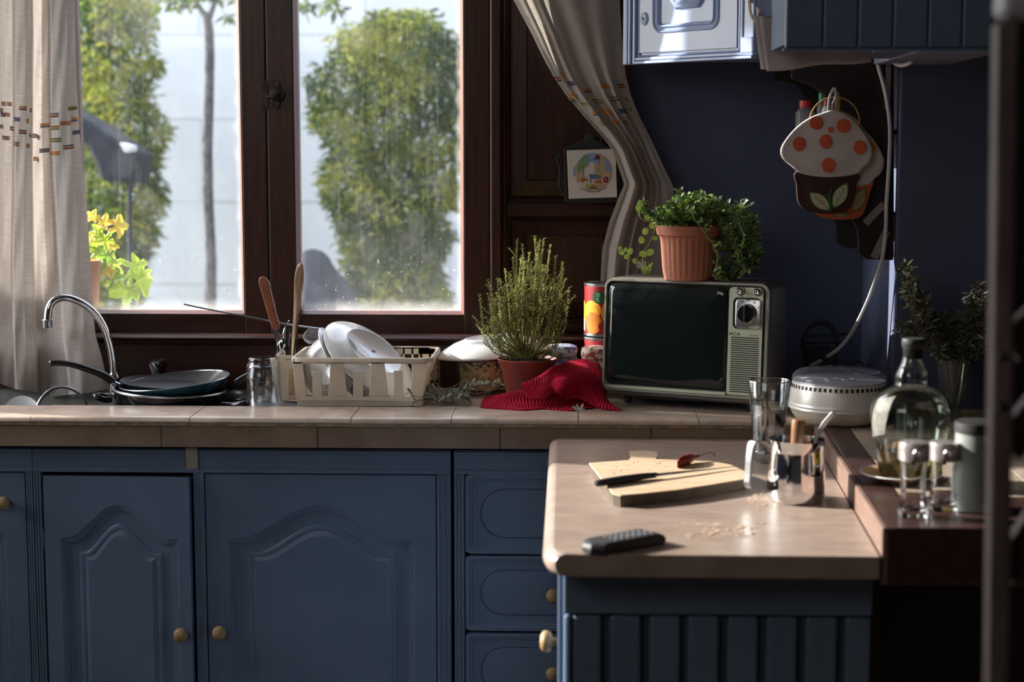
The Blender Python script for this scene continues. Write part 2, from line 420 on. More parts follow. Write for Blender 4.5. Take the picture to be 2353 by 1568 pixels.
def raised(x0, x1, z0, z1, y, d, o=.02):
    def rc(k, yy): return [(x0 + k, yy, z0 + k), (x1 - k, yy, z0 + k), (x1 - k, yy, z1 - k), (x0 + k, yy, z1 - k)]
    return MB().loft([rc(0, y), rc(o * .15, y - d * .3), rc(o, y - d), rc(o + .003, y - d * .7)], cap1=True)
raised(XP(1168, Y_), XP(1422, Y_), ZP(458, Y_), 2.45, Y_ + .03, .018, .05).build('panel', wood, sh)
raised(XP(1170, Y_), XP(1420, Y_), ZP(736, Y_), ZP(503, Y_), Y_ + .03, .022, .045).build('panel', wood, sh)

# ---------------------------------------------------------------- garden outside
struct('garden_ground', MB().box(-8, 6, 4.95, 10, -.1, .25), grassm)
gw = thing('garden_wall', (-1, 10, .25), kind='structure')
blk = None; row = 0; z = .25
while z < 3.6:
    x = -5.2 - (.5 if row % 2 else 0)
    while x < 3.4:
        o = MB().box(x + .003, x + .997, 10, 10.12, z + .002, z + .496).build('wall_block', rough_white, gw) if blk is None else blk.copy()
        if blk is None: blk = o; bx = x; bz = z
        else:
            COL.objects.link(o); o.location = blk.location + Vector((x - bx, R(0, .008), z - bz))
        x += 1.0
    z += .5; row += 1
MB().box(-6, 3.6, 10.012, 10.2, .25, 3.75).build('mortar', rough_white, gw)

leafg = [mat('bush_leaf_a', (.19, .25, .035), .6, c2=(.12, .17, .022), scale=3, translucent=.5), mat('bush_leaf_b', (.07, .12, .02), .6, c2=(.035, .065, .012), scale=3, translucent=.5),
         mat('bush_leaf_c', (.28, .27, .045), .6, c2=(.20, .21, .035), scale=3, translucent=.5), mat('bush_leaf_d', (.03, .055, .018), .6, translucent=.2)]
bark = mat('bark', (.12, .11, .12), .9, c2=(.05, .05, .055), scale=30, bump=.5)
def bush(name, label, tl, tr, Yc, n, dep, ln, cat='shrub', canes=10, dens=None):
    y0, y1 = tl[0][0], tl[-1][0]
    root = thing(name, (P((interp(tl, y1) + interp(tr, y1)) / 2, 600, Yc).x, Yc, .25), label, cat)
    m = MB()
    for i in range(n):
        py = R(y0, y1); a, c_ = interp(tl, py), interp(tr, py); t = R(-1, 1)
        px = (a + c_) / 2 + t * (c_ - a) / 2 * (1 + .30 * noise.noise(Vector((t * 1.2, py * .016, Yc))) + .10 * noise.noise(Vector((t * 3, py * .06, Yc)))); yy = Yc + R(-1, 1) * dep * math.sqrt(max(0, 1 - t * t * .8))
        p = P(px, py + R(-14, 14), yy)
        q = noise.noise(Vector((p.x * 4, p.y * 4, p.z * 4)))
        if dens is not None and noise.noise(Vector((p.x * 3 + 5, 2, p.z * 3))) < dens(py): continue
        m.cur = 0 if q > .08 else (1 if q > -.22 else 3)
        if q > .2 or (q > 0 and R(0, 1) < .2): m.cur = 2
        if R(0, 1) < .15: m.cur = random.choice((0, 1, 2))
        m.leaf(p, (R(-1, 1), R(-1, 1), R(-1.3, .3)), (R(-1, 1), R(-1, 1), R(-.3, 1)), ln * R(.6, 1.3), ln * R(.16, .3), .1)
    m.build('foliage', leafg, root, kind='stuff')
    for i in range(canes):
        px = R(interp(tl, y1) + 10, interp(tr, y1) - 10); ptop = px + R(-60, 60)
        yy = Yc + R(-dep, dep) * .5; a = P(px, 700, yy); a.z = .25
        MB().tube([a, P(px, 650, yy), P((px + ptop) / 2, 400, yy), P(ptop, y0 + R(60, 180), yy)], [.012, .011, .009, .004], 6).build('cane', leafg[1], root, smooth=True)
    return root
random.seed(3)
bush('bamboo_clump', 'tall yellow-green bamboo clump seen through the window pane beside the bronze catch', [(30, 860), (110, 745), (200, 722), (330, 725), (450, 755), (600, 790), (760, 830)],
     [(30, 985), (90, 1050), (200, 1075), (350, 1075), (430, 1050), (600, 1030), (760, 1000)], 8.4, 22000, .45, .058)
bush('garden_shrub', 'loose green shrub behind the window pane nearest the faucet', [(-60, 120), (200, 130), (700, 150)], [(-60, 330), (60, 350), (150, 365), (330, 375), (480, 375), (600, 345), (700, 310)], 8.8, 17000, .5, .062, canes=7,
     dens=lambda py: -.05 if py < 120 else -.3)
tr_ = thing('sapling', (P(482, 690, 8.2).x, 8.2, .25), 'slender bare sapling trunk standing in front of the white garden wall', 'tree')
a = P(482, 690, 8.2); base = Vector((a.x, 8.2, .25))
MB().tube([base] + [P(x, y, 8.2) for x, y in ((483, 690), (485, 600), (479, 470), (476, 350), (480, 230), (482, 130), (480, 70), (474, 30))], [.035, .032, .028, .026, .027, .025, .024, .024, .02], 10).build('trunk', bark, tr_, smooth=True)
for pts in (((476, 45), (455, 10), (430, -30), (380, -80)), ((478, 50), (492, 10), (500, -60), (520, -120)), ((458, 14), (420, 15), (380, 25))):
    MB().tube([P(x, y, 8.2) for x, y in pts], [.016, .012, .009, .005][:len(pts)], 6).build('branch', bark, tr_, smooth=True)
m = MB()
for i in range(1500):
    px, py = random.choice(((R(360, 500), R(-130, 18)), (R(400, 570), R(-160, 5)), (R(520, 560), R(0, 40)), (R(640, 790), R(-120, 25))))
    if noise.noise(Vector((px * .02, py * .02, 1))) < -.05: continue
    m.cur = random.choice((1, 3, 1, 0)); m.leaf(P(px, py, 8.2 + R(-.4, .4)), (R(-1, 1), R(-1, 1), R(-1, .3)), (R(-1, 1), R(-1, 1), 1), R(.05, .09), .03, .1)
m.build('foliage', leafg, tr_, kind='stuff')
tarp = mat('dark_tarp', (.022, .026, .036), .8, c2=(.014, .016, .024), scale=5, bump=.3)
# canopy of a film floodlight on a pole
cp = thing('garden_floodlight', (P(295, 500, 7.6).x, 7.6, .25), 'dark hooded umbrella on a thin pole in front of the green shrub', 'floodlight')
MB().tube([Vector((P(297, 500, 7.6).x, 7.6, .25)), P(297, 500, 7.6), P(298, 380, 7.6), P(302, 330, 7.6)], .012, 8).build('pole', tarp, cp)
m = MB(); f1 = [P(x, y, 7.5) for x, y in ((120, 230), (200, 275), (270, 322), (303, 348), (296, 380), (290, 416), (232, 417), (215, 370), (198, 330), (120, 300))]
f2 = [p + Vector((.02, .35, -.02)) for p in f1]; m.loft([f1, f2], True, True); m.build('hood', tarp, cp, bevel=.02)
MB().prism([P(x, y, 7.49) for x, y in ((272, 327), (305, 335), (302, 350), (285, 352))], (0, .1, 0)).build('tip', rough_white, cp, bevel=.01)
m = MB()
def tf(u, v):
    px = 640 + 190 * u; top = 572 + 60 * abs(u - .45) ** 1.3 * 3 + (90 * max(0, u - .62) * 2)
    p = P(px, top, 7.5); zz = .26 + (p.z - .26) * (1 - v) ** .5
    return Vector((p.x + noise.noise(Vector((u * 4, v * 3, 0))) * .05, 7.5 - .7 * v - .05 * noise.noise(Vector((u * 6, v * 5, 3))), zz))
m.grid(tf, 24, 12); k = len(m.v)
m.grid(lambda u, v: tf(u, 0) * (1 - v) + Vector((tf(u, 0).x, 7.75, .26)) * v, 24, 4)
m.build('tarpaulin', tarp, smooth=True, label='dark blue-grey tarpaulin heap at the foot of the bamboo clump', cat='tarpaulin')

# potted ivy outside left
ledge = MB().box(X0, X1, 4.70, 5.05, ZG - .14, ZG - .045); ledge.build('trim_3', rough_white, kind='structure')
iv = thing('potted_ivy', (P(205, 650, 4.85).x, 4.85, ZG - .045), 'lobed yellow-green ivy in a terracotta pot outside the window by the curtain', 'potted plant')
pc = P(186, 650, 4.85); zb = ZG - .045; zt_ = ZP(600, 4.85)
terra2 = mat('terracotta_outside', (.55, .24, .15), .8, c2=(.45, .19, .12))
MB().lathe([(0, zb), (.045, zb), (.058, zt_ - .02), (.066, zt_ - .02), (.067, zt_), (.06, zt_), (.055, zt_ - .015), (0, zt_ - .015)], (pc.x, 4.85, 0), 28).build('pot', terra2, iv, smooth=True)
ivm = [mat('ivy_leaf_lime', (.55, .66, .07), .4, c2=(.40, .55, .05), scale=20, translucent=.55), mat('ivy_leaf_yellow', (.75, .55, .10), .4, c2=(.55, .45, .06), scale=20, translucent=.55),
       mat('ivy_leaf_green', (.30, .46, .05), .4, c2=(.20, .34, .04), scale=20, translucent=.5)]
def ivyleaf(c, size, ang, mi, tilt):
    m = MB(); out = []
    for i in range(40):
        a = 2 * PI * i / 40
        r = .62 + .22 * math.cos(5 * a) + .10 * math.cos(a) + .05 * math.sin(13 * a)
        if abs(a - PI) < .3: r *= .55
        out.append((a, r))
    M = T(c) @ Matrix.Rotation(tilt, 4, 'Z') @ FACE @ Matrix.Rotation(ang, 4, 'Z')
    L = [[M @ Vector((r * k * size / 2 * math.cos(a), r * k * size / 2 * math.sin(a), size * .10 * math.cos(5 * a) * k * k - size * .1 * k * k)) for a, r in out] for k in (1, .7, .35, .02)]
    m.loft(L, cap1=True); return m.build('leaf', ivm[mi], iv, smooth=True, angle=80)
for (px, py, s, ang, mi) in ((214, 498, 34, 2.5, 1), (238, 512, 40, 1.2, 1), (266, 520, 56, .0, 1), (222, 535, 40, 2, 0), (243, 552, 46, 3.5, 0), (228, 578, 50, 4, 2), (252, 566, 42, 5, 1), (246, 590, 48, 4.4, 2),
                             (262, 608, 52, 5.4, 0), (306, 612, 66, -.9, 0), (318, 645, 74, -1.1, 0), (266, 640, 60, 4.0, 2), (285, 668, 72, -1.5, 0), (262, 655, 44, -2.2, 0), (300, 668, 50, -1, 0), (252, 622, 40, -2.6, 1), (212, 560, 44, 3, 0), (330, 632, 40, -.6, 0)):
    ivyleaf(P(px, py, 4.83 + R(-.05, .04)), s / 3800 * 4.85 * 1.25, ang, mi, R(-.5, .5))
MB().tube([P(x, y, 4.85) for x, y in ((195, 600), (205, 560), (222, 535), (245, 520), (262, 516))], .0018, 5).build('stem', terra2, iv)
MB().tube([P(x, y, 4.84) for x, y in ((200, 600), (235, 590), (262, 598), (285, 620), (292, 650))], .0018, 5).build('stem', terra2, iv)
# ---------------------------------------------------------------- worktops
wt = thing('worktop', (0, 4.3, .82), 'long beige tiled worktop with sink and rounded front edge under the window', 'worktop')
YS = 4.185                                             # front lip depth
xL = -2.68; xR = 1.25
def zlip(p): return p
joints = [xL, XP(-560, 4.0), XP(-160, 4.0), XP(60, 4.0), XP(430, 4.0), XP(803, 4.0), XP(1035, 4.0), XP(1330, 4.0), XP(1610, 4.0), XP(1890, 4.0)]
zl = ZP(981, 4.0)
def lipprof(y0=YC, t=ZC):
    pts = [(YS, zl), (YS, t)]
    for i in range(7): a = PI / 2 + PI / 2 * i / 6; pts.append((y0 + .012 + .012 * math.cos(a), t - .012 + .012 * math.sin(a)))
    return pts + [(y0 + .004, zl + .004), (y0 + .010, zl)]
for a_, b_ in zip(joints, joints[1:]):
    dz = R(-.0008, .0008); m = MB()
    m.prism([(a_ + .001, y, z + dz) for y, z in lipprof(YC + R(-.001, .001))], (b_ - a_ - .002, 0, 0))
    m.build('tile', tile, wt, smooth=True)
MB().box(xL, XP(1900, 4.0), YC + .006, YS - .002, zl - .004, ZC - .0022).build('grout', grout, wt)
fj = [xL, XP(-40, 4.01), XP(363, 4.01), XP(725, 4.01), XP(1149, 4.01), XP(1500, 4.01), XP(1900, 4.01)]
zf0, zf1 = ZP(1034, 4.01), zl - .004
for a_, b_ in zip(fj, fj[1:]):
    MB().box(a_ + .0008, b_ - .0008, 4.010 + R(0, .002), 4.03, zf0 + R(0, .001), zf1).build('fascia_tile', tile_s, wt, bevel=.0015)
XD = XP(968, 4.2)                                      # end of steel drainboard
ts = (xR - XD) / 5
for i in range(5):
    for y0, y1 in ((YS + .001, 4.42), (4.422, 4.655)):
        MB().box(XD + i * ts + .001, XD + (i + 1) * ts - .001, y0, y1, .875, ZC + R(-.0006, 0)).build('tile', tile, wt, bevel=.001)
MB().box(XD, xR, YS, 4.657, .86, ZC - .002).build('grout', grout, wt)
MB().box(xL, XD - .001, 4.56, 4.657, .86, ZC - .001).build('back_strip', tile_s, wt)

sk = thing('kitchen_sink', ((xL + XD) / 2, 4.37, .76), 'stainless steel sink and ribbed drainboard set behind the worktop lip', 'sink')
xb = XP(560, 4.3)
m = MB()
def rr(x0, x1, y0, y1, z, r, n=5):
    o = []
    for cx_, cy_, a0 in ((x1 - r, y1 - r, 0), (x0 + r, y1 - r, PI / 2), (x0 + r, y0 + r, PI), (x1 - r, y0 + r, 1.5 * PI)):
        for i in range(n): a = a0 + PI / 2 * i / (n - 1); o.append((cx_ + r * math.cos(a), cy_ + r * math.sin(a), z))
    return o
bx0, bx1 = -1.72, XP(530, 4.3)
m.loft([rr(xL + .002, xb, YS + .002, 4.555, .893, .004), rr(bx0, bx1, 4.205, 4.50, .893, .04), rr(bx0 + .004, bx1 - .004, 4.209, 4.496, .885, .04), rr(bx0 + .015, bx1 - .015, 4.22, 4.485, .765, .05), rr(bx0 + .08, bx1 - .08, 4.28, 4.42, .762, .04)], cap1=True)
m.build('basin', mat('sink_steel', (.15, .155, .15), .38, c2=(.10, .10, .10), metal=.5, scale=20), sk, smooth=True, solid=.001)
m = MB(); m.box(xb, XD - .003, YS + .002, 4.555, .88, .8935)
for i in range(12): m.box(xb + .03, XD - .04, YS + .03 + i * .026, YS + .038 + i * .026, .8935, .8965)
m.build('drainboard', steel, sk, bevel=.001)

# sun-lit laminate top of the peninsula
pen = thing('peninsula_worktop', PZ(1640, 1150, ZPEN - .04), 'lower beige stone-look worktop with rounded end jutting towards the viewer', 'worktop')
A = PZ(1281, 1013, ZPEN); B_ = PZ(1272, 1280, ZPEN); C_ = PZ(2021, 1280, ZPEN); D_ = PZ(1893, 1000, ZPEN)
A.y = 4.012; D_.y = 4.012; D_.x = .605; B_.y = C_.y
th = .040
def edge_loop(inset, z):
    o = [Vector((C_.x, C_.y, z)), Vector((D_.x, D_.y, z)), Vector((A.x + .03, A.y, z))]
    o += [Vector((A.x + inset + a_, A.y - b_, z)) for a_, b_ in ((.010, .003), (.003, .012))]
    o += [Vector((A.x + inset, A.y - .03, z)), Vector((B_.x + inset, B_.y + .06, z)), Vector((B_.x + inset + .006, B_.y + .02, z)), Vector((B_.x + inset + .022, B_.y + .002, z)), Vector((B_.x + inset + .04, B_.y, z))]
    return o
L = []
L.append(edge_loop(.012, ZPEN - th))
for i in range(9):
    a = -PI / 2 + PI * i / 8
    L.append(edge_loop(-.5 * th * math.cos(a), ZPEN - th / 2 + th / 2 * math.sin(a)))
L.append(edge_loop(.012, ZPEN)); L = L[::-1]
m = MB(); m.loft(L[1:-1])
m.add([p for p in L[1]], [tuple(range(len(L[1])))]); m.add([p for p in L[-2]], [tuple(range(len(L[-2])))])
m.build('top_slab', peni, pen, smooth=True, angle=35)

# ---------------------------------------------------------------- base cabinets
YF = 4.045
def box_part(n, x0, x1, y0, y1, z0, z1, p, m_=None, bv=.0025): return MB().box(x0, x1, y0, y1, z0, z1).build(n, m_ or blue, p, bevel=bv)
def arch(xl, xr, zb, zs, zt, y, n=28):
    o = [(xl, y, zs), (xl, y, zb), (xr, y, zb), (xr, y, zs)]
    for i in range(1, n):
        t = 1 - 2 * i / n; a = abs(t)
        h = 0 if a > .86 else (1 + math.cos(PI * a / .86)) / 2
        h = h ** .8
        o.append(((xl + xr) / 2 + (xr - xl) / 2 * t, y, zs + (zt - zs) * h))
    return o
def rect_like(loop, x0, x1, z0, z1, y):
    o = []
    for i, (x, _, z) in enumerate(loop):
        if i == 0: o.append((x0, y, z1))
        elif i == 1: o.append((x0, y, z0))
        elif i == 2: o.append((x1, y, z0))
        elif i == 3: o.append((x1, y, z1))
        else: o.append((x, y, z1))
    return o
def arched_door(p, x0, x1, z0, z1, y, xl, xr, zb, zs, zt, name='door', rz=0, hinge=None, knob=None):
    def build_local(mbo): return mbo
    a0 = arch(xl, xr, zb, zs, zt, y); L = [rect_like(a0, x0, x1, z0, z1, y + .02), rect_like(a0, x0, x1, z0, z1, y + .0015), rect_like(a0, x0 + .0015, x1 - .0015, z0 + .0015, z1 - .0015, y)]
    for o_, d in ((-.014, 0), (-.012, .0022), (-.006, .0026), (-.005, .0045), (0, .005), (.001, .010), (.008, .0115)):
        L.append(arch(xl + o_, xr - o_, zb + o_, zs - o_, zt - o_, y + d))
    M = Matrix.Identity(4)
    if hinge: M = T((hinge[0], hinge[1], 0)) @ Matrix.Rotation(rz, 4, 'Z') @ T((-hinge[0], -hinge[1], 0))
    d = MB().loft(L).xf(M).build(name, blue, p, smooth=True, angle=10)
    k = .035 + .008
    Lp = [arch(xl + o_, xr - o_, zb + o_, zs - o_ * .8, zt - o_ * 1.2, y + dd) for o_, dd in ((.004, .0118), (.030, .0105), (.034, .006), (.040, .0055), (.043, .0078), (.055, .0035))]
    MB().loft(Lp, cap1=True).xf(M).build('panel', blue, d, smooth=True, angle=10)
    if knob: knobf(M @ Vector(knob), d)
    return d
def knobf(c, p, r=.0185, M=None):
    prof = [(.007, 0), (.007, .010), (r * .8, .013), (r, .021), (r * .93, .028), (r * .6, .033), (0, .0345)]
    mm = T(c) @ (M or Matrix.Rotation(PI / 2, 4, 'X'))
    return MB().lathe(prof, M=mm, seg=24).build('knob', knobw, p, smooth=True, angle=60)
zt = ZP(1036, YF); zd = ZP(1092, YF); zb_ = .10
def unit(name, label, xa, xb, stl, str_):
    p = thing(name, ((xa + xb) / 2, 4.3, 0), label, 'cabinet')
    box_part('top_rail', xa, xb, YF, YF + .03, zd, zt, p)
    box_part('rail_bead', xa, xb, YF - .004, YF, zd, zd + .010, p, bv=.0015)
    box_part('rail_bead', xa, xb, YF - .004, YF, zt - .012, zt - .004, p, bv=.0015)
    for a_, b_ in (stl, str_):
        if b_ - a_ > .001:
            box_part('stile', a_, b_, YF, YF + .03, 0, zd, p)
            n = 3
            for i in range(n):
                xx = a_ + (b_ - a_) * (i + .5) / n
                box_part('stile_bead', xx - .0022, xx + .0022, YF - .003, YF, 0, zd, p, bv=.001)
    box_part('carcass', xa, xb, YF + .031, 4.60, 0, zt - .005 if False else min(zt, .75), p, blackwood)
    return p
xA0, xA1 = -1.85, XP(62, YF); xB1 = XP(449, YF); xC1 = XP(1034, YF)
uA = unit('base_cabinet', 'blue base cabinet under the sink with a wooden knob high on its door', xA0, xA1, (0, 0), (XP(46, YF), xA1))
arched_door(uA, XP(-330, YF), XP(44, YF) - .001, zb_, zd - .003, YF + .002, XP(-260, YF), XP(-20, YF), .16, ZP(1250, YF), ZP(1170, YF), knob=(XP(-2, YF), YF, ZP(1162, YF)))
uB = unit('base_cabinet', 'blue base cabinet with narrow arched door hanging slightly ajar below the frying pan', xA1 + .0005, xB1, (xA1 + .0005, XP(82, YF)), (XP(432, YF) + .004, xB1))
hx = XP(87, YF)
arched_door(uB, hx, XP(432, YF) - .002, zb_, zd - .010, YF - .004, XP(137, YF), XP(388, YF), .16, ZP(1256, YF), ZP(1178, YF), rz=-.045, hinge=(hx, YF + .015), knob=(XP(408, YF), YF - .004, ZP(1457, YF)))
box_part('hinge', XP(80, YF), XP(85, YF), YF - .003, YF + .004, ZP(1270, YF), ZP(1225, YF), uB, blue_dk, .001)
uC = unit('base_cabinet', 'blue base cabinet with one wide arched door below the dish rack', xB1 + .0005, xC1, (xB1 + .0005, XP(460, YF)), (XP(1001, YF), xC1))
arched_door(uC, XP(462, YF), XP(999, YF), zb_, zd - .003, YF + .001, XP(527, YF), XP(934, YF), .16, ZP(1256, YF), ZP(1178, YF), knob=(XP(493, YF), YF, ZP(1457, YF)))
xD0, xD1 = XP(1041, YF), .60
uD = unit('drawer_unit', 'blue drawer unit with oval-grooved fronts beside the peninsula', xD0, xD1, (xD0, XP(1066, YF)), (0, 0))
def drawer(x0, x1, z0, z1, y, p):
    cx_, cz = (x0 + x1) / 2, (z0 + z1) / 2; n = 72
    def rect(k, yy):
        o = []
        for i in range(n):
            a = 2 * PI * (i + .5) / n; c, s = math.cos(a), math.sin(a); hx_, hz = (x1 - x0) / 2 - k, (z1 - z0) / 2 - k
            u = math.atan2(math.sin(a) , math.cos(a)); q = (i + .5) / n * 4; side = int(q) % 4; f = q - int(q)
            pts = [((hx_, -hz), (hx_, hz)), ((hx_, hz), (-hx_, hz)), ((-hx_, hz), (-hx_, -hz)), ((-hx_, -hz), (hx_, -hz))][side]
            o.append((cx_ + pts[0][0] + (pts[1][0] - pts[0][0]) * f, yy, cz + pts[0][1] + (pts[1][1] - pts[0][1]) * f))
        return o
    def stad(k, yy):
        o = []; hz = (z1 - z0) / 2 - k; hx_ = (x1 - x0) / 2 - k
        for i in range(n):
            q = (i + .5) / n * 4; side = int(q) % 4; f = q - int(q)
            if side == 0: a = -PI / 2 + PI * f; o.append((cx_ + hx_ - hz + hz * math.cos(a), yy, cz + hz * math.sin(a)))
            elif side == 2: a = PI / 2 + PI * f; o.append((cx_ - hx_ + hz + hz * math.cos(a), yy, cz + hz * math.sin(a)))
            elif side == 1: o.append((cx_ + (hx_ - hz) * (1 - 2 * f), yy, cz + hz))
            else: o.append((cx_ - (hx_ - hz) * (1 - 2 * f), yy, cz - hz))
        return o
    L = [rect(0, y + .02), rect(0, y), rect(.009, y), rect(.011, y + .003), rect(.016, y + .003), rect(.018, y + .006), rect(.020, y + .006), stad(.036, y + .006), stad(.038, y + .0095), stad(.042, y + .006)]
    d = MB().loft(L, cap1=True).build('drawer', blue, p, smooth=True, angle=25)
    knobf(Vector((cx_, y + .006, cz)), d); return d
for ya, yb in ((1092, 1274), (1279, 1451), (1457, 1632)):
    drawer(XP(1068, YF), XP(1480, YF), ZP(yb, YF), ZP(ya, YF), YF - .003, uD)
tp = MB(); x0, x1 = XP(420, YF), XP(447, YF)
tp.grid(lambda u, v: Vector((x0 + (x1 - x0) * u, (YF - .0055) - .001 * math.sin(v * 5), ZP(1033, YF) + (ZP(1082, YF) - ZP(1033, YF)) * v)), 2, 8)
tp.build('tape_strip', tape, label='short vertical strip of masking tape on the blue rail under the worktop', cat='tape', solid=.0004)

# peninsula cabinet with end boards
YE = 2.93
pc_ = thing('peninsula_cabinet', (.25, 3.4, 0), 'blue peninsula cabinet with vertical recessed boards on its end', 'cabinet')
ex0, ex1 = XP(1297, YE), XP(2023, YE)
box_part('top_rail', ex0, ex1, YE, YE + .03, ZP(1411, YE), ZPEN - th - .001, pc_, bv=.004)
box_part('back_board', ex0 + .005, ex1 - .002, YE + .022, YE + .03, 0, ZP(1411, YE), pc_, blue_dk, 0)
YE2 = YE + .004
bl = [(1299, 1316), (1320, 1386), (1406, 1479), (1500, 1572), (1590, 1663), (1684, 1755), (1776, 1847), (1868, 1941), (1961, 2021)]
for a_, b_ in bl: box_part('board', XP(a_, YE2), XP(b_, YE2), YE2, YE + .022, 0, ZP(1415, YE2), pc_, bv=.006)
box_part('side_panel', ex0, ex0 + .02, YE + .031, 4.03, 0, ZPEN - th - .001, pc_)
box_part('side_panel', ex1 - .02, ex1, YE + .031, 4.03, 0, ZPEN - th - .001, pc_)
kd = MB().box(ex0 - .010, ex0 - .001, YE + .06, 3.45, .12, ZPEN - th - .012).build('door', blue, pc_, bevel=.003)
ky = YE + .10
knobf(Vector((ex0 - .010, ky, P(1275, 1475, ky).z)), kd, .021, Matrix.Rotation(-PI / 2, 4, 'Y'))

# dark raised bar
dkw = mat('purple_brown_wood', (.060, .030, .028), .24, c2=(.035, .017, .016), scale=10, stretch=(3, .6, 3), detail=8, bump=.1)
dkl = mat('paler_wood_edge', (.20, .125, .095), .5, c2=(.13, .075, .06), scale=14, stretch=(6, .6, 6), detail=8, bump=.1)  # edge board wood, paler and browner than the bar top
bar = thing('raised_bar', (.85, 3.5, .80), 'dark raised wooden bar with tiled inset alongside the peninsula', 'counter')
fa = PZ(2027, 1213, ZBAR); fb_ = PZ(1893, 1002, ZBAR)
x0f, y0f = fa.x, fa.y; x0b = .6065; y0b = 3.997
def xl(y, o=0): return x0f + (x0b - x0f) * (y - y0f) / (y0b - y0f) + o
def slab(name, ya, yb, oa, ob, xa=None, z0=.80, z1=ZBAR, m_=dkw, bv=.003):
    X = lambda y, o: (xl(y, o) if o is not None else 1.24)
    bot = [(X(ya, oa), ya, z0), (X(ya, ob), ya, z0), (X(yb, ob), yb, z0), (X(yb, oa), yb, z0)]
    return MB().hexa(bot, [(a_, b_, z1) for a_, b_, _ in bot]).build(name, m_, bar, bevel=bv)
slab('edge_board', y0f, y0b, 0, .012, m_=dkl)
yi = PZ(2100, 1140, ZBAR).y
slab('border_board', yi + .001, y0b, .0125, .072)
slab('border_board', y0f, yi, .0125, None)
nt_ = 4
for i in range(nt_):
    ya = yi + (y0b - yi) * i / nt_; yb = yi + (y0b - yi) * (i + 1) / nt_
    for j, (oa, ob) in enumerate(((.073, .34), (.342, .60))):
        slab('tile', ya + .001, yb - .001, oa, ob, z0=.88, z1=ZBAR - .002, m_=tile, bv=.001)
slab('bed', yi, y0b, .073, .61, z0=.86, z1=ZBAR - .005, m_=grout, bv=0)
MB().box(XP(2032, 3.0), 1.3, 2.93, 2.95, ZP(1303, 2.95), .799).build('apron', blackwood, bar, bevel=.002)
MB().box(XP(2040, 3.1), 1.3, 3.3, 3.33, 0, .799).build('support_panel', blackwood, bar)
MB().box(ex1 + .002, ex1 + .02, 2.96, 3.99, 0, .799).build('support_panel', blackwood, bar)

# ---------------------------------------------------------------- upper cabinets
zc0 = ZP(150, 4.5)
cl = Vector((P(1437, 150, 4.5).x, 4.5, P(1437, 150, 4.5).z)); cr = P(1738, 134, 4.2); cr.z = cl.z
wd = (Vector((cr.x, cr.y)) - Vector((cl.x, cl.y))).length; ang = math.atan2(cr.y - cl.y, cr.x - cl.x)
uc = thing('corner_wall_cabinet', cl, 'sun-washed blue corner wall cabinet with ornate octagonal door relief and keyhole', 'cabinet', rz=ang)
H = .62; s = wd / 300.0
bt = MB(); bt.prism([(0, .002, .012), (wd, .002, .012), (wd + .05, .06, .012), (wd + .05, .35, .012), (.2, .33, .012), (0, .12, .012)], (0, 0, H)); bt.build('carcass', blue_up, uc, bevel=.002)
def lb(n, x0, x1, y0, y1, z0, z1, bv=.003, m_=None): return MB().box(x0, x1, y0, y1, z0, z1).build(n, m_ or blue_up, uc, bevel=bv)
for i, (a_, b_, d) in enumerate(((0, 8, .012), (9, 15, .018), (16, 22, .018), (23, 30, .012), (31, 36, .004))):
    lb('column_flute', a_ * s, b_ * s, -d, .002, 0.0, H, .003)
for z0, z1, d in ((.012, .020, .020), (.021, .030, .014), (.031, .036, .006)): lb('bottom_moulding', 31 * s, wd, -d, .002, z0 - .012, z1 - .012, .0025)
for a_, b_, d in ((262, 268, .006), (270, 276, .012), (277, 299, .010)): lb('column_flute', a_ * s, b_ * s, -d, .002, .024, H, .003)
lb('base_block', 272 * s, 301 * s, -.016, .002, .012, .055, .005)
dr = MB(); dx0, dx1, dz0, dz1 = 38 * s, 260 * s, .030, H - .03
def rrect(x0, x1, z0, z1, y, r, n=8):
    return [(x, y, z) for x, z, _ in [(a_[0], a_[1], 0) for a_ in rr(x0, x1, z0, z1, 0, r, n)]]
px0, px1, pz0 = 68 * s, 222 * s, .078
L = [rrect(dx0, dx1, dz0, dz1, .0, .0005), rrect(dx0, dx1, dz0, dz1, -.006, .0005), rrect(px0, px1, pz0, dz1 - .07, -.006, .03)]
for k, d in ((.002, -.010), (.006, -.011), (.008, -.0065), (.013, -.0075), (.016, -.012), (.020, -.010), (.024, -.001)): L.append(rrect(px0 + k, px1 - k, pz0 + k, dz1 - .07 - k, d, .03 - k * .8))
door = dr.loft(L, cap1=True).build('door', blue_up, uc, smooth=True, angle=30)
ox, oz = (px0 + px1) / 2 + .004, .252
def octa(r, y, sx=.82, sz=1.0): return [(ox + sx * r * math.cos(PI / 8 + PI / 4 * i), y, oz + sz * r * math.sin(PI / 8 + PI / 4 * i)) for i in range(8)]
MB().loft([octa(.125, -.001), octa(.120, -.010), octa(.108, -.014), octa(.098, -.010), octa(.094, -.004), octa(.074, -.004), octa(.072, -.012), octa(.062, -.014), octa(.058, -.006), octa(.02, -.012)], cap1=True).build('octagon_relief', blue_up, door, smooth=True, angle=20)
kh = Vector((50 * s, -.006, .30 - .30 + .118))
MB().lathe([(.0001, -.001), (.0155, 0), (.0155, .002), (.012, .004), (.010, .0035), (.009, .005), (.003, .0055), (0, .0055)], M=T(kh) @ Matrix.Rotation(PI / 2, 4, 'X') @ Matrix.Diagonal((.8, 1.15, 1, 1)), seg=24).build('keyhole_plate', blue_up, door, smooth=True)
MB().lathe([(0, 0), (.0035, 0), (.0035, .0003), (0, .0003)], M=T(kh + Vector((0, -.0057, 0))) @ Matrix.Rotation(PI / 2, 4, 'X') @ Matrix.Diagonal((.8, 1.5, 1, 1)), seg=12).build('keyhole', blackm, door)

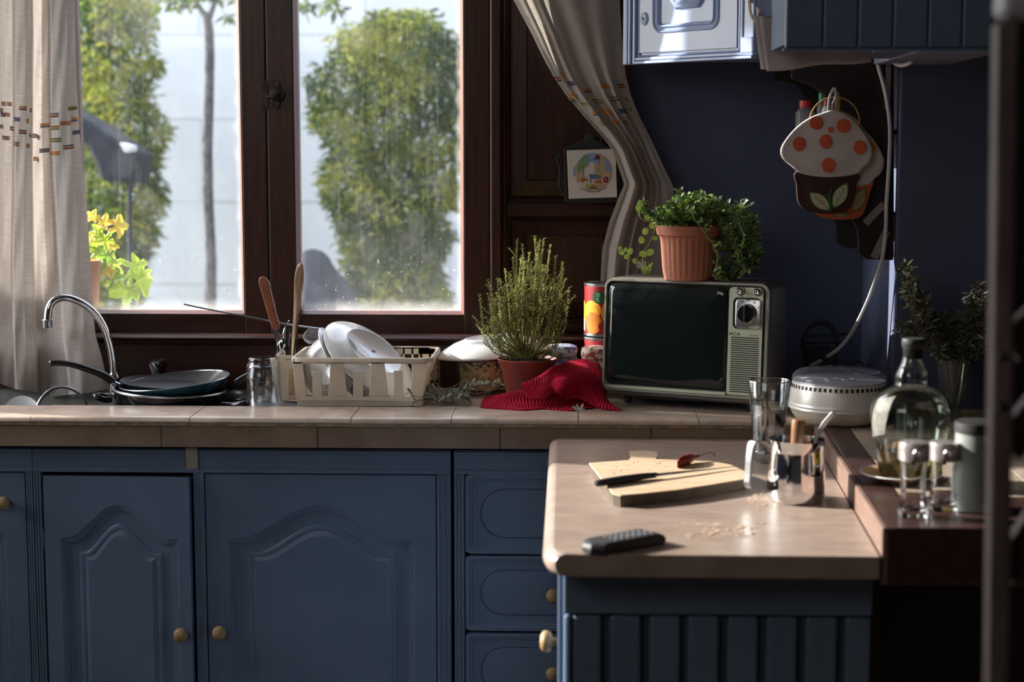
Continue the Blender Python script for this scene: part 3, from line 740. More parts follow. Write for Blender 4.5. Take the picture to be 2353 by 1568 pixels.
sc_ = thing('side_wall_cabinet', (XP(1790, 4.25), 4.25, cl.z), 'blue wall cabinet side panel in shade next to the corner cabinet', 'cabinet')
MB().box(cr.x + .005, XN, 4.225, 4.34, cl.z + .01, 2.5).build('side_panel', blue, sc_, bevel=.003)
hk = thing('wall_hook', P(1733, 40, 4.2), 'cream curled wire hook beside the corner cabinet', 'hook')
MB().tube(catmull([P(1722, 5, 4.19), P(1724, 30, 4.185), P(1732, 46, 4.18), P(1741, 42, 4.18), P(1742, 22, 4.18), P(1736, 18, 4.18)], 4), .0045, 8).build('wire', cream, hk, smooth=True)
MB().tube([P(1722, -8, 4.22), P(1722, 5, 4.19)], .0045, 8).build('stem', cream, hk)

fc = thing('beadboard_cabinet', (XP(2030, 3.42), 3.55, ZP(116, 3.4)), 'dark blue hanging cabinet of vertical beadboard planks nearest the viewer', 'cabinet')
YH = 3.4; zh = ZP(112, YH)
bl = [1792, 1878, 1957, 2036, 2115, 2192, 2262]
for a_, b_ in zip(bl, bl[1:]):
    MB().box(XP(a_, YH) + .001, XP(b_, YH) - .001, YH, YH + .016, zh, 2.4).build('plank', blue, fc, bevel=.004)
MB().box(XP(1796, YH), XP(2260, YH), YH + .017, 3.652, zh + .01, 2.4).build('carcass', blue_dk, fc)
MB().box(XP(2006, 3.66), XP(2262, YH), 3.652, 4.0, zh + .012, 2.4).build('carcass', blue, fc)
MB().box(XP(1788, YH), XP(2266, YH), YH - .003, YH + .012, zh - .006, zh - .0005).build('bottom_trim', blue, fc, bevel=.002)
clothm = mat('white_cotton', (.50, .46, .47), .85, c2=(.44, .40, .41), scale=6, bump=.2, bscale=300, translucent=.15)
for nm, pts, Y0, lab in (('dish_towel', ((1746, 38), (2000, 38), (2004, 140), (1992, 150), (1762, 163)), 3.668, 'folded white cotton towel hanging behind the beadboard cabinet'),):
    m = MB()
    def cf(u, v, dy=0):
        xt = 1746 + (2004 - 1746) * u; xb = 1762 + (2002 - 1762) * u; yb = 163 - 22 * u + (3 * math.sin(9 * u))
        p = P(xt + (xb - xt) * v, 36 + (yb - 36) * v, Y0 + dy); p.y += .004 * math.sin(u * 11 + v * 2) * v; return p
    m.grid(cf, 30, 12); m.grid(lambda u, v: cf(u * .97, v * .97 - .0, .012) + Vector((-.012, 0, .0)), 30, 12)
    m.grid(lambda u, v: Vector((cf(u, 0).x, Y0 + .012 * v, cf(u, 0).z + .004 * math.sin(PI * v))), 30, 4)
    m.build(nm, clothm, smooth=True, solid=.003, label=lab, cat='towel')
MB().tube([P(1742, 33, 3.657), P(2010, 33, 3.657)], .004, 8).build('towel_rail', chrome, smooth=True, label='thin rail holding the folded white towel', cat='rail')

# ---------------------------------------------------------------- spice rack
rk = thing('spice_rack', (XN - .13, 4.35, ZP(590, 4.4)), 'dark wooden spice rack with scalloped side boards fixed to the blue wall', 'rack')
Z6 = lambda x, y: (1700 + x / 2.45, y / 2.45)
front = [(868, 300), (300, 300), (290, 440), (330, 455), (400, 480), (460, 520), (490, 560), (520, 700), (545, 900), (570, 1100), (600, 1190), (640, 1245), (660, 1290), (667, 1340), (668, 1415), (690, 1440), (712, 1460), (862, 1466), (868, 1440)]
rear = [(750, 300), (192, 300), (195, 455), (262, 460), (310, 480), (345, 520), (370, 570), (400, 600), (420, 700), (440, 900), (480, 1100), (525, 1230), (540, 1262), (540, 1365), (590, 1395), (750, 1400)]
MB().prism([P(*Z6(*q), 4.205) for q in front], (0, .018, 0)).build('side_board', blackwood, rk, bevel=.002)
MB().prism([P(*Z6(*q), 4.50) for q in rear], (0, .018, 0)).build('side_board', blackwood, rk, bevel=.002)
zs1 = ZP(300, 4.35); zs2 = ZP(480, 4.35)
MB().box(XN - .20, XN - .003, 4.225, 4.497, zs1 - .012, zs1).build('shelf', blackwood, rk)
MB().box(XN - .155, XN - .003, 4.225, 4.497, zs2 - .012, zs2).build('shelf', blackwood, rk)
redcap = mat('red_cap', (.45, .02, .02), .4); grncap = mat('green_cap', (.03, .30, .10), .4)
plg = thinglass('spice_plastic', (.8, .82, .82), .1, .25, (.45, .45, .45))
def bottle(px, Y, top, capm, label, r=.017, bm=None, ch=.022):
    zt = ZP(top, Y); x = XP(px, Y); h = zt - zs1
    t = thing('spice_bottle', (x, Y, zs1), label, 'bottle', group='spice bottles on the rack')
    MB().lathe([(0, .001), (r, .001), (r, h * .6), (r * .6, h * .75), (r * .6, h - ch)], (x, Y, zs1), 20, cap1=True).build('body', bm or plg, t, smooth=True)
    MB().lathe([(r * .68, h - ch), (r * .68, h), (0, h)], (x, Y, zs1), 20).build('cap', capm, t, smooth=True)
bottle(1842, 4.36, 232, redcap, 'clear spice bottle with wide red cap at the outer end of the rack shelf', .026, ch=.018)
bottle(1879, 4.32, 214, grncap, 'slim bottle with green cap rising behind the mushroom potholder', .013)
bottle(1891, 4.27, 224, redcap, 'slim bottle with pointed red cap beside the green capped one', .014, mat('white_bottle', (.6, .58, .55), .4), ch=.034)

# pot holders
PH = 4.15
Z3 = lambda x, y: (1760 + x / 3.266, 140 + y / 3.266)
linen = mat('linen_white', (.52, .47, .45), .9, c2=(.44, .40, .385), scale=7, bump=.25, bscale=400)
orange = mat('orange_felt', (.55, .11, .05), .9, c2=(.46, .08, .035), scale=60)
brownf = mat('brown_cloth', (.045, .018, .016), .9); rustf = mat('rust_cloth', (.50, .10, .045), .9); gold = mat('mustard_felt', (.55, .30, .03), .9)
green = mat('green_thread', (.05, .18, .06), .9); leafc = mat('leaf_felt', (.50, .46, .32), .9); leafo = mat('leaf_felt_ochre', (.36, .26, .12), .9); tan = mat('tan_trim', (.30, .17, .07), .9)
def pillow(outline, Y, th_, conv, m_, name, parent, smooth=True, shade=None):
    o = catmull([P(*conv(*q), Y) for q in outline], 4, True); c = sum(o, Vector()) / len(o)
    def lp(k, dy): return [c + (p - c) * k + Vector((0, dy, 0)) for p in o]
    return MB().loft([lp(.5, th_ * .9), lp(.95, th_ * .8), lp(1, 0), lp(.965, -th_ * .55), lp(.93, -th_ * .45), lp(.7, -th_ * .8), lp(.35, -th_), lp(.05, -th_)], True, True).build(name, m_, parent, smooth=True, angle=80)
cap_o = [(510, 366), (440, 384), (330, 425), (232, 493), (150, 585), (108, 665), (125, 735), (200, 800), (240, 835), (330, 862), (450, 875), (570, 870), (690, 848), (730, 805), (775, 765), (797, 700), (793, 645), (750, 555), (680, 465), (600, 400)]
stem_o = [(222, 830), (225, 930), (235, 1050), (270, 1100), (330, 1130), (430, 1145), (560, 1140), (620, 1110), (650, 1040), (680, 930), (690, 850), (450, 800)]
def disc(x, y, rx, ry, Y, d, conv, m_, name, parent, n=20):
    o = [P(*conv(x + rx * math.cos(2 * PI * i / n), y + ry * math.sin(2 * PI * i / n)), Y) for i in range(n)]; c = sum(o, Vector()) / n
    return MB().loft([[p for p in o], [p + Vector((0, -d, 0)) for p in o], [c + (p - c) * .85 + Vector((0, -d * 1.3, 0)) for p in o]], cap1=True).build(name, m_, parent)
def leafshape(a, b, wd_, Y, conv, m1, m2, parent, flip=1):
    a = Vector(a); b = Vector(b); d = (b - a); n = Vector((-d.y, d.x)).normalized() * flip
    def out(k):
        pts = []
        for i in range(13): t = i / 12; pts.append(a + d * (.5 + (t - .5) * k) + n * wd_ * k * .5 * math.sin(PI * t) ** .8)
        for i in range(1, 12): t = 1 - i / 12; pts.append(a + d * (.5 + (t - .5) * k) - n * wd_ * k * .5 * math.sin(PI * t) ** .8)
        return [P(*conv(*q), Y) for q in pts]
    MB().prism(out(1.0), (0, -.0012, 0)).build('leaf_border', m2, parent)
    lf = MB().prism([p + Vector((0, -.0012, 0)) for p in out(.86)], (0, -.0008, 0)).build('leaf_patch', m1, parent)
    for t in (.3, .5, .68):
        c = a + d * t
        MB().tube([P(*conv(*c), Y - .0022), P(*conv(*(c + d * .13 + n * wd_ * .22)), Y - .0022)], .0005, 4).build('vein', green, lf)
    MB().tube([P(*conv(*(a + d * .02)), Y - .0022), P(*conv(*(a + d * .8)), Y - .0022)], .0006, 4).build('vein', green, lf)
ph = thing('potholder', P(*Z3(510, 366), PH), 'front mushroom potholder with white cap and orange felt dots', 'potholder')
pillow(stem_o, PH + .004, .006, Z3, brownf, 'stalk', ph)
capo = pillow(cap_o, PH - .004, .007, Z3, linen, 'mushroom_cap', ph)
for x, y, rx, ry in ((377, 466, 54, 50), (582, 488, 54, 54), (250, 624, 51, 55), (450, 606, 49, 55), (705, 651, 49, 53), (470, 784, 54, 57), (485, 518, 22, 23)):
    e = min(1, math.hypot((x - 450) / 340, (y - 640) / 230)); disc(x, y, rx, ry, PH - .004 - .007 * (1.02 - .35 * e * e), .0012, Z3, orange, 'felt_dot', capo)
YL = PH - .0035
leafshape((485, 1125), (325, 985), 105, YL, Z3, leafc, green, ph); leafshape((500, 1110), (612, 915), 105, YL, Z3, leafc, green, ph, -1)
MB().tube(catmull([P(*Z3(*q), YL - .001) for q in ((488, 1132), (480, 1050), (478, 1000), (495, 950))], 4), .0014, 6).build('stem_stitching', green, ph)
MB().tube(catmull([P(*Z3(*q), YL - .001) for q in ((478, 1050), (465, 1020), (440, 1000))], 4), .001, 6).build('stem_stitching', green, ph)
MB().tube(catmull([P(*Z3(*q), PH - .003) for q in ((470, 375), (475, 290), (500, 220), (518, 212), (524, 270), (500, 330), (498, 372))], 5), .0035, 6, flat=.4).build('hanging_loop', linen, ph, smooth=True)
ph2 = thing('potholder', P(*Z3(640, 380), PH + .025), 'rear mushroom potholder with rust stalk and mustard dot', 'potholder')
off = lambda x, y: Z3(x + 88, y + 78)
ocap = [(x, y) for x, y in cap_o]
pillow(ocap, PH + .024, .006, off, linen, 'mushroom_cap', ph2)
pillow([(x + 20, y - 20) for x, y in stem_o], PH + .030, .006, lambda x, y: Z3(x + 85, y + 68), rustf, 'stalk', ph2)
disc(800, 640, 30, 42, PH + .019, .001, Z3, gold, 'felt_dot', ph2)
leafshape((655, 1135), (742, 955), 92, PH + .0235, Z3, leafo, green, ph2, -1); leafshape((625, 1150), (500, 1148), 50, PH + .0235, Z3, leafo, green, ph2)
MB().tube(catmull([P(*Z3(*q), PH + .02) for q in ((525, 380), (540, 250), (550, 290), (548, 380), (600, 400), (680, 450), (735, 520))], 5), .004, 6, flat=.4).build('trim_tape', tan, ph2, smooth=True)
rg = MB(); cc = P(*Z3(515, 460), PH + .012)
rg.torus(T(cc) @ Matrix.Rotation(PI / 2, 4, 'X'), .062, .0022, 40, 6); rg.build('wicker_ring', tan, smooth=True, label='thin tan ring hanging behind the white potholder cap', cat='ring')
hk2 = thing('screw_hook', P(*Z3(512, 200), 4.19), 'small bright screw hook above the potholders', 'hook')
MB().tube(catmull([P(*Z3(510, 175), 4.204), P(*Z3(510, 178), 4.17), P(*Z3(513, 200), 4.145), P(*Z3(515, 214), 4.142), P(*Z3(516, 200), 4.132)], 4), .0012, 6).build('wire', chrome, hk2, smooth=True)
tsm = mat('paper_tape', (.26, .24, .23), .7)
for a_, b_, w_, lab in (((745, 1220), (885, 1075), 55, 'upper slanted strip of pale tape on the rack side board'), ((810, 1480), (910, 1275), 60, 'lower slanted strip of pale tape on the rack side board')):
    a_ = Vector(a_); b_ = Vector(b_); n = Vector((-(b_ - a_).y, (b_ - a_).x)).normalized() * w_ / 2
    MB().prism([P(*Z3(*q), 4.2035) for q in (a_ + n, a_ - n, b_ - n, b_ + n)], (0, -.0006, 0)).build('tape_strip', tsm, label=lab, cat='tape')
MB().prism([P(*Z3(*q), 4.2035) for q in ((900, 20), (940, 20), (930, 370), (890, 360))], (0, -.0006, 0)).build('tape_strip', tsm, label='vertical strip of pale tape along the upper rack edge', cat='tape')
cordm = mat('white_cord', (.55, .54, .55), .4)
pts = [P(x, y, Y) for x, y, Y in ((2092, 120, 4.05), (2094, 142, 4.05), (2070, 150, 4.1), (2045, 140, 4.15), (2022, 138, 4.185), (2018, 150, 4.19), (2035, 215, 4.19), (2045, 290, 4.19), (2043, 380, 4.19), (2037, 470, 4.19), (2035, 540, 4.19), (2026, 600, 4.20), (2010, 650, 4.22), (1988, 705, 4.25), (1960, 760, 4.28), (1932, 797, 4.3), (1898, 822, 4.33), (1862, 842, 4.36))]
cd = MB().tube(catmull(pts, 5), .0052, 8); cd.build('power_cord', cordm, smooth=True, label='white power cord drooping from the rack to behind the television', cat='cord')
# ---------------------------------------------------------------- curtains
def curtain_mat(name):
    m = bpy.data.materials.new(name); m.use_nodes = True; nt = m.node_tree; b = nt.nodes['Principled BSDF']
    tc = nt.nodes.new('ShaderNodeTexCoord')
    def th(sx, sy, sc):
        mp = node(nt, 'ShaderNodeMapping', {'Vector': tc.outputs['UV'], 'Scale': (sx, sy, 1)})
        return node(nt, 'ShaderNodeTexNoise', {'Vector': mp.outputs[0], 'Scale': sc, 'Detail': 2}).outputs['Fac']
    a = th(420, 8, 1.0); c = th(10, 1350, 1.0)
    t = mth(nt, 'ADD', mth(nt, 'MULTIPLY', a, .5), mth(nt, 'MULTIPLY', c, .5))
    cr = nt.nodes.new('ShaderNodeValToRGB'); nt.links.new(t, cr.inputs[0])
    cr.color_ramp.elements[0].position = .36; cr.color_ramp.elements[1].position = .64
    cr.color_ramp.elements[0].color = (.38, .33, .295, 1); cr.color_ramp.elements[1].color = (.60, .535, .48, 1)
    nt.links.new(cr.outputs[0], b.inputs['Base Color']); b.inputs['Roughness'].default_value = .9
    bp = node(nt, 'ShaderNodeBump', {'Height': t, 'Strength': .25, 'Distance': .002}); nt.links.new(bp.outputs[0], b.inputs['Normal'])
    tl = node(nt, 'ShaderNodeBsdfTranslucent', {'Color': cr.outputs[0]})
    mx = node(nt, 'ShaderNodeMixShader', {0: .42, 1: b.outputs[0], 2: tl.outputs[0]})
    nt.links.new(mx.outputs[0], nt.nodes['Material Output'].inputs[0]); return m
lin_m = curtain_mat('linen_curtain')
thr = [mat('thread_orange', (.65, .17, .03), .8), mat('thread_ochre', (.45, .30, .06), .8), mat('thread_navy', (.03, .05, .13), .8), mat('thread_olive', (.10, .12, .04), .8), mat('thread_dark', (.03, .03, .03), .8)]
def dash(fn, u0, v0, du, dv, cols, p, inv):
    """a stitched dash of three threads following the cloth surface; u, v in cloth coordinates"""
    m = MB()
    for k, ci in enumerate(cols):
        m.cur = ci; vv = v0 + dv * (k - 1)
        pts = [fn(u0 + du * i / 5, vv) + Vector((0, -.0012, 0)) for i in range(6)]
        m.tube(pts, .0016, 4, flat=1)
    return m.build('embroidered_dash', thr, p)
combos = [(0, 1, 0), (1, 0, 2), (3, 1, 3), (2, 4, 2), (0, 0, 1), (2, 0, 4), (1, 3, 1), (3, 0, 3)]
# -- left curtain: fold table in picture x at mid height with depth of each fold
YCU = 4.54
Lf = [(-150, .3), (-110, .3), (-60, .2), (-20, .9), (12, -.8), (28, -.9), (36, .8), (58, 1), (72, .7), (79, -.9), (98, -1.3), (114, -1.1), (122, .75), (140, .85), (160, .8), (172, .55), (180, .3)]
def lcf(u, v):
    x = -70 + 250 * u; d = interp(Lf, x)
    if d < 0: d *= 1 - min(1, max(0, (-160 + v * 1062 - 600) / 90))
    py = -160 + v * 1066
    k = max(0, py) / 900; xr = interp([(0, 172), (200, 176), (321, 182), (464, 195), (560, 202), (710, 215), (780, 222), (830, 238), (900, 255)], py)
    xx = x + (xr - 180) * max(0, (x - 60) / 120) + 6 * math.sin(py * .006 + x * .03) * k
    hem = interp([(-150, 880), (0, 880), (35, 895), (75, 902), (88, 903), (90, 912), (150, 903), (185, 892), (200, 876), (260, 866)], x)
    py2 = -160 + v * (hem + 160)
    return P(xx, py2, YCU - .036 * d - .012 * k * math.sin(x * .05 + 1) - .085 * min(1, max(0, (py - 690) / 70)) + .002 * math.sin(py * .03 + x * .2))
lc = thing('curtain', P(20, 880, YCU), 'straight hanging beige linen curtain behind the faucet with rows of stitched dashes', 'curtain')
MB().grid(lambda u, v: lcf(u, -.69 + 1.69 * v), 220, 150).build('cloth', lin_m, lc, smooth=True, angle=180)
def luv(px, py): return ((px + 70) / 250, (py + 160) / 1062)
ld = [(2, 246, 10), (15, 244, 11), (-6, 262, 12), (0, 272, 10), (10, 270, 12), (22, 300, 10), (-4, 300, 10), (4, 325, 12), (14, 324, 8), (44, 250, 18), (70, 254, 4), (32, 277, 14), (62, 279, 6), (44, 305, 18), (69, 312, 5), (32, 334, 13), (62, 336, 8),
      (95, 285, 20), (76, 312, 18), (92, 342, 22), (78, 365, 12), (118, 263, 18), (158, 251, 20), (118, 292, 18), (138, 283, 24), (163, 277, 14), (118, 320, 22), (165, 307, 16), (114, 350, 20), (143, 338, 22)]
for i, (x, y, w_) in enumerate(ld):
    u, v = luv(x, y); dash(lcf, u, v, w_ / 250, .0032, combos[i % 8], lc, None)
# -- tied curtain on the right
RE = [(-200, 1090, 1400), (0, 1180, 1424), (78, 1222, 1428), (122, 1243, 1431), (175, 1271, 1438), (220, 1302, 1450), (269, 1343, 1470), (314, 1384, 1493), (347, 1408, 1508), (400, 1426, 1533), (424, 1434, 1545), (457, 1420, 1550), (510, 1400, 1545), (571, 1384, 1538), (640, 1380, 1532), (700, 1380, 1532)]
le = [(a, b) for a, b, c in RE]; re_ = [(a, c) for a, b, c in RE]
def rcf(u, v):
    py = -200 + v * 860; a, c = interp(le, py), interp(re_, py)
    f = u + .035 * math.sin(py * .008 + u * 5) * math.sin(PI * u)
    k = min(1, max(0, (py - 60) / 330)); narrow = interp([(-200, .45), (150, .5), (300, .8), (424, 1), (520, .8), (700, .7)], py)
    top = .5 * math.exp(-((f - .12) / .05) ** 2) + .45 * math.exp(-((f - .26) / .04) ** 2) + .9 * math.exp(-((f - .66) / .20) ** 2)
    bot = .8 * math.exp(-((f - .2) / .09) ** 2) + .75 * math.exp(-((f - .42) / .06) ** 2) + .6 * math.exp(-((f - .58) / .04) ** 2) + .4 * math.exp(-((f - .80) / .1) ** 2)
    d = top * (1 - k) + bot * k
    back = interp([(-200, 0), (200, 0), (300, .03), (424, .05), (700, .05)], py) * max(0, (f - .62) / .38) + interp([(430, 0), (620, .05)], py)
    return P(a + (c - a) * u, py, 4.525 - .055 * narrow * d - .009 * narrow * math.sin(f * 26 + py * .004) + back)
rc = thing('curtain', P(1450, 640, 4.47), 'beige linen curtain gathered to one side over the dark board beside the wall cabinet', 'curtain')
MB().grid(lambda u, v: rcf(u, -.80 + 1.80 * v), 200, 200).build('cloth', lin_m, rc, smooth=True, angle=180)
MB().tube([(-2.2, 4.52, 3.045), (.45, 4.52, 3.045)], .014, 12).build('curtain_rod', wood, rc, smooth=True)
for x_ in (-2.0, .3): MB().box(x_, x_ + .02, 4.52, 4.66, 3.035, 3.055).build('rod_bracket', wood, rc)
def ruv(px, py): a, c = interp(le, py), interp(re_, py); return ((px - a) / (c - a), (py + 200) / 860)
Z7 = lambda x, y: (1100 + x / 2.45, y / 2.45)
rd = [(590, 508, 42), (687, 490, 52), (783, 485, 38), (645, 570, 46), (747, 556, 38), (697, 628, 52), (792, 625, 38), (845, 615, 18), (640, 640, 20), (750, 690, 44), (687, 695, 16), (822, 690, 18), (432, 445, 28), (465, 418, 14), (503, 470, 36), (577, 585, 32), (510, 562, 22), (525, 540, 20), (826, 560, 14)]
for i, (x, y, w_) in enumerate(rd):
    px, py = Z7(x, y); u, v = ruv(px, py); a, c = interp(le, py), interp(re_, py); dash(rcf, u, v, w_ / 2.45 / (c - a), .0042, combos[(i * 3 + 1) % 8], rc, None)

# ---------------------------------------------------------------- sink corner
fau = thing('faucet', (P(262, 870, 4.40).x, 4.40, .893), 'chrome gooseneck faucet arching in front of the curtain', 'faucet')
sp = [(262, 872, 4.40), (259, 835, 4.40), (252, 793, 4.395), (238, 752, 4.385), (217, 720, 4.37), (188, 697, 4.35), (155, 685, 4.33), (130, 688, 4.31), (114, 705, 4.30), (109, 738, 4.295)]
MB().tube(catmull([P(*q) for q in sp], 5), .0098, 14).build('spout', chrome, fau, smooth=True, angle=80)
q = P(109, 741, 4.295); MB().lathe([(.0001, .009), (.0125, .009), (.0135, .006), (.0125, .003), (.0125, -.013), (.010, -.0135), (.009, -.010), (.0001, -.010)], (q.x, q.y, q.z - .001), 24).build('aerator', steel, fau, smooth=True)
q = P(262, 872, 4.40); MB().lathe([(.024, .893), (.024, .900), (.017, .905), (.016, q.z), (.0165, q.z + .008), (.011, q.z + .016), (.009, q.z + .02)], (q.x, q.y, 0), 24).build('collar', chrome, fau, smooth=True)
tp_ = thing('sink_tap', (P(360, 870, 4.525).x, 4.525, .893), 'single chrome tap with faceted knob behind the frying pan', 'tap')
q = P(360, 850, 4.525)
MB().lathe([(.018, .893), (.018, .9), (.010, .905), (.010, q.z - .015)], (q.x, q.y, 0), 20).build('valve_body', chrome, tp_, smooth=True)
MB().lathe([(.012, q.z - .018), (.019, q.z - .008), (.0255, q.z + .012), (.0255, q.z + .020), (.022, q.z + .0245), (0, q.z + .026)], (q.x, q.y, 0), 48, flute=lambda a, z: 1 - .10 * abs(math.sin(a * 3)) * (1 if z < q.z + .018 else .2)).build('knob', chrome, tp_, smooth=True, angle=30)

enam = mat('black_enamel', (.010, .010, .011), .12)
nonst = mat('nonstick', (.045, .045, .045), .5, c2=(.03, .03, .03), scale=40)
panblue = mat('teal_blue_enamel', (.02, .085, .13), .25, c2=(.015, .05, .08), scale=8)
crumbm = mat('dried_food', (.5, .42, .25), .8)
# cooking pot
pcx = P(391, 900, 4.34); zr = P(391, 900, 4.30).z
potM = T((pcx.x, 4.34, zr)) @ Matrix.Rotation(math.radians(2.2), 4, 'Y')
pt = thing('cooking_pot', (pcx.x, 4.34, zr - .13), 'black enamel cooking pot with steel rim and looped handles in the sink', 'pot')
r0 = .150
MB().lathe([(0, -.128), (r0 * .88, -.128), (r0 * .93, -.118), (r0 * .97, -.004), (r0 * .94, -.004), (r0 * .90, -.115), (0, -.118)], M=potM, seg=56).build('body', enam, pt, smooth=True)
MB().torus(potM, r0 * .985, .0045, 64, 10).build('rim', steel, pt, smooth=True)
for sx_, yb_, (ax, ay), (bx_, by) in ((-1, 4.25, (256, 918), (222, 912)), (1, 4.25, (508, 930), (562, 928))):
    a_ = P(ax, ay, 4.24); b_ = P(bx_, by, 4.22); a2 = P(ax, ay - 4, 4.33); b2 = P(bx_, by - 4, 4.31)
    MB().tube(catmull([a_, (a_ + b_) / 2 + Vector((0, 0, -.004)), b_, (b_ + b2) / 2 + (b_ - a_) * .12, b2, (a2 + b2) / 2, a2], 5), .0085, 10).build('handle', enam, pt, smooth=True)
# skillet nested in the pot with dark handle to the rear
sk2 = thing('skillet', (P(400, 890, 4.36).x, 4.36, zr), 'dark skillet resting under the blue frying pan, handle towards the upturned glass', 'pan')
skM = T((P(400, 890, 4.36).x, 4.36, zr + .006)) @ Matrix.Rotation(math.radians(2.2), 4, 'Y')
MB().lathe([(0, 0), (.125, 0), (.142, .014), (.139, .014), (.123, .003), (0, .003)], M=skM, seg=48).build('body', blackm, sk2, smooth=True)
MB().tube(catmull([P(520, 897, 4.36), P(538, 884, 4.36), P(556, 871, 4.37), P(575, 862, 4.38), P(590, 858, 4.39)], 4), [.006, .0065, .007, .0075, .008, .009, .0095, .0095, .009, .009, .009, .009, .0085, .0085, .008, .007, .006], 10).build('handle', black, sk2, smooth=True)
# frying pan
fc_ = P(402, 876, 4.33)
fpM = T(fc_) @ Matrix.Rotation(math.radians(-5.2), 4, 'Y') @ Matrix.Rotation(math.radians(2), 4, 'X')
fp = thing('frying_pan', fc_ - Vector((0, 0, .035)), 'frying pan with teal outside and long black handle, lying on top of the pot', 'pan')
MB().lathe([(0, -.031), (.105, -.031), (.116, -.026), (.144, 0), (.146, .001), (.1445, .003), (.141, .001), (.113, -.023), (0, -.027)], M=fpM, seg=64).build('body', panblue, fp, smooth=True)
MB().lathe([(0, -.0262), (.112, -.0225), (.1405, .0012)], M=fpM, seg=64).build('nonstick_lining', nonst, fp, smooth=True)
MB().torus(fpM @ T((0, 0, .002)), .1435, .0018, 64, 6).build('rim', steel, fp, smooth=True)
hp = [(286, 889, 4.30), (272, 884, 4.29), (258, 876, 4.28), (238, 863, 4.27), (205, 850, 4.25), (165, 838, 4.23), (130, 834, 4.22), (113, 836, 4.21)]
hc = catmull([P(*q) for q in hp[2:]], 4)
MB().tube(hc, [.0135 if i < 4 else (.0135 - .004 * min(1, i / 14)) for i in range(len(hc) - 1)] + [.006], 12, flat=.8).build('handle', black, fp, smooth=True, angle=70)
MB().tube([P(*q) for q in ((292, 889, 4.31), (280, 887, 4.30), (262, 878, 4.285))], [.012, .009, .008], 8, flat=.5).build('bracket', steel, fp, smooth=True)
m = MB()
for i in range(46):
    a = R(-PI, 0); rr_ = R(.118, .140); q = fpM @ Vector((rr_ * math.cos(a), rr_ * math.sin(a), -.026 + (rr_ - .112) * .95)); k = R(.0008, .0025)
    m.box(q.x - k, q.x + k, q.y - k, q.y + k, q.z, q.z + k)
m.build('food_residue', crumbm, fp, kind='stuff')
# glass pot lid standing in the sink
ld_ = thing('pot_lid', P(145, 955, 4.26), 'glass pot lid with steel rim standing on edge in the sink', 'lid')
lc_ = P(143, 962, 4.26); lM = T(lc_) @ Matrix.Rotation(math.radians(52), 4, 'Z') @ Matrix.Rotation(math.radians(84), 4, 'X')
MB().torus(lM, .083, .0042, 64, 8).build('rim', steel, ld_, smooth=True)
MB().lathe([(.08, 0), (.06, .008), (.03, .013), (0, .015)], M=lM, seg=40).build('glass_disc', clear, ld_, smooth=True)
MB().lathe([(.012, .012), (.008, .02), (.014, .03), (0, .034)], M=lM, seg=20).build('knob', black, ld_, smooth=True)
q = P(52, 956, 4.3)
MB().lathe([(0, 0), (.03, .001), (.05, .012), (.052, .013), (.048, .012), (.028, .003), (0, .003)], M=T(q) @ Matrix.Rotation(math.radians(72), 4, 'X'), seg=40).build('saucer', white, smooth=True, label='white saucer edge peeking above the worktop lip in the sink', cat='saucer')

# upturned glass
clear2 = thinglass('rimmed_glass', (.90, .92, .93), .5)
tc_ = PZ(604, 934, .8965); tc_.y = 4.235; gx = P(604, 900, 4.235).x
tg = thing('drinking_glass', (gx, 4.235, .8965), 'clear drinking glass turned upside down beside the cutlery', 'glass')
h_ = ZP(824, 4.235) - .8965
MB().lathe([(.039, 0), (.0415, .002), (.0425, h_ * .5), (.0425, h_ * .80), (.041, h_ * .86), (.036, h_ * .90), (.0365, h_ * .93), (.037, h_ * .97), (.034, h_), (.02, h_ - .002), (0, h_ - .003), ]
     + [(0, h_ - .018), (.030, h_ - .020), (.0385, h_ * .78), (.0395, h_ * .5), (.038, .001), (.039, 0)], (gx, 4.235, .8965), 48).build('body', clear2, tg, smooth=True, angle=60)

# ---------------------------------------------------------------- dish rack
YR = 4.205
dk = thing('dish_rack', (XP(820, 4.3), 4.33, .8965), 'cream plastic dish rack with slotted front holding plates and cutlery', 'dish rack')
Z2 = lambda x, y: (560 + x / 3.92, 580 + y / 3.92)
def zp(poly, Y=YR, d=.003, conv=Z2): return ([P(*conv(*q), Y) for q in poly], (0, d, 0))
m = MB()
for poly in ([(440, 985), (527, 985), (570, 1300), (470, 1300)], [(783, 985), (900, 985), (935, 1300), (760, 1300)], [(1150, 985), (1266, 985), (1305, 1300), (1130, 1300)], [(1525, 985), (1660, 985), (1612, 1300), (1500, 1300)],
             [(617, 1072), (700, 1072), (708, 1300), (620, 1300)], [(985, 1070), (1070, 1070), (1078, 1300), (986, 1300)], [(1352, 1066), (1432, 1066), (1440, 1300), (1352, 1300)]):
    m.prism(*zp(poly))
m.prism(*zp([(478, 1300), (1605, 1300), (1600, 1338), (480, 1338)]))
m.prism(*zp([(480, 1338), (1600, 1338), (1596, 1388), (490, 1388)], YR + .004))
m.prism(*zp([(440, 958), (1665, 958), (1662, 1006), (440, 1006)]))
m.build('front_wall', cream, dk, bevel=.0012)
dep = .25; zt_ = P(*Z2(1000, 958), YR).z; zm_ = P(*Z2(1000, 1338), YR).z
xa_t, xb_t = P(*Z2(440, 958), YR).x, P(*Z2(1690, 958), YR).x; xa_b, xb_b = P(*Z2(478, 1338), YR).x, P(*Z2(1605, 1338), YR).x
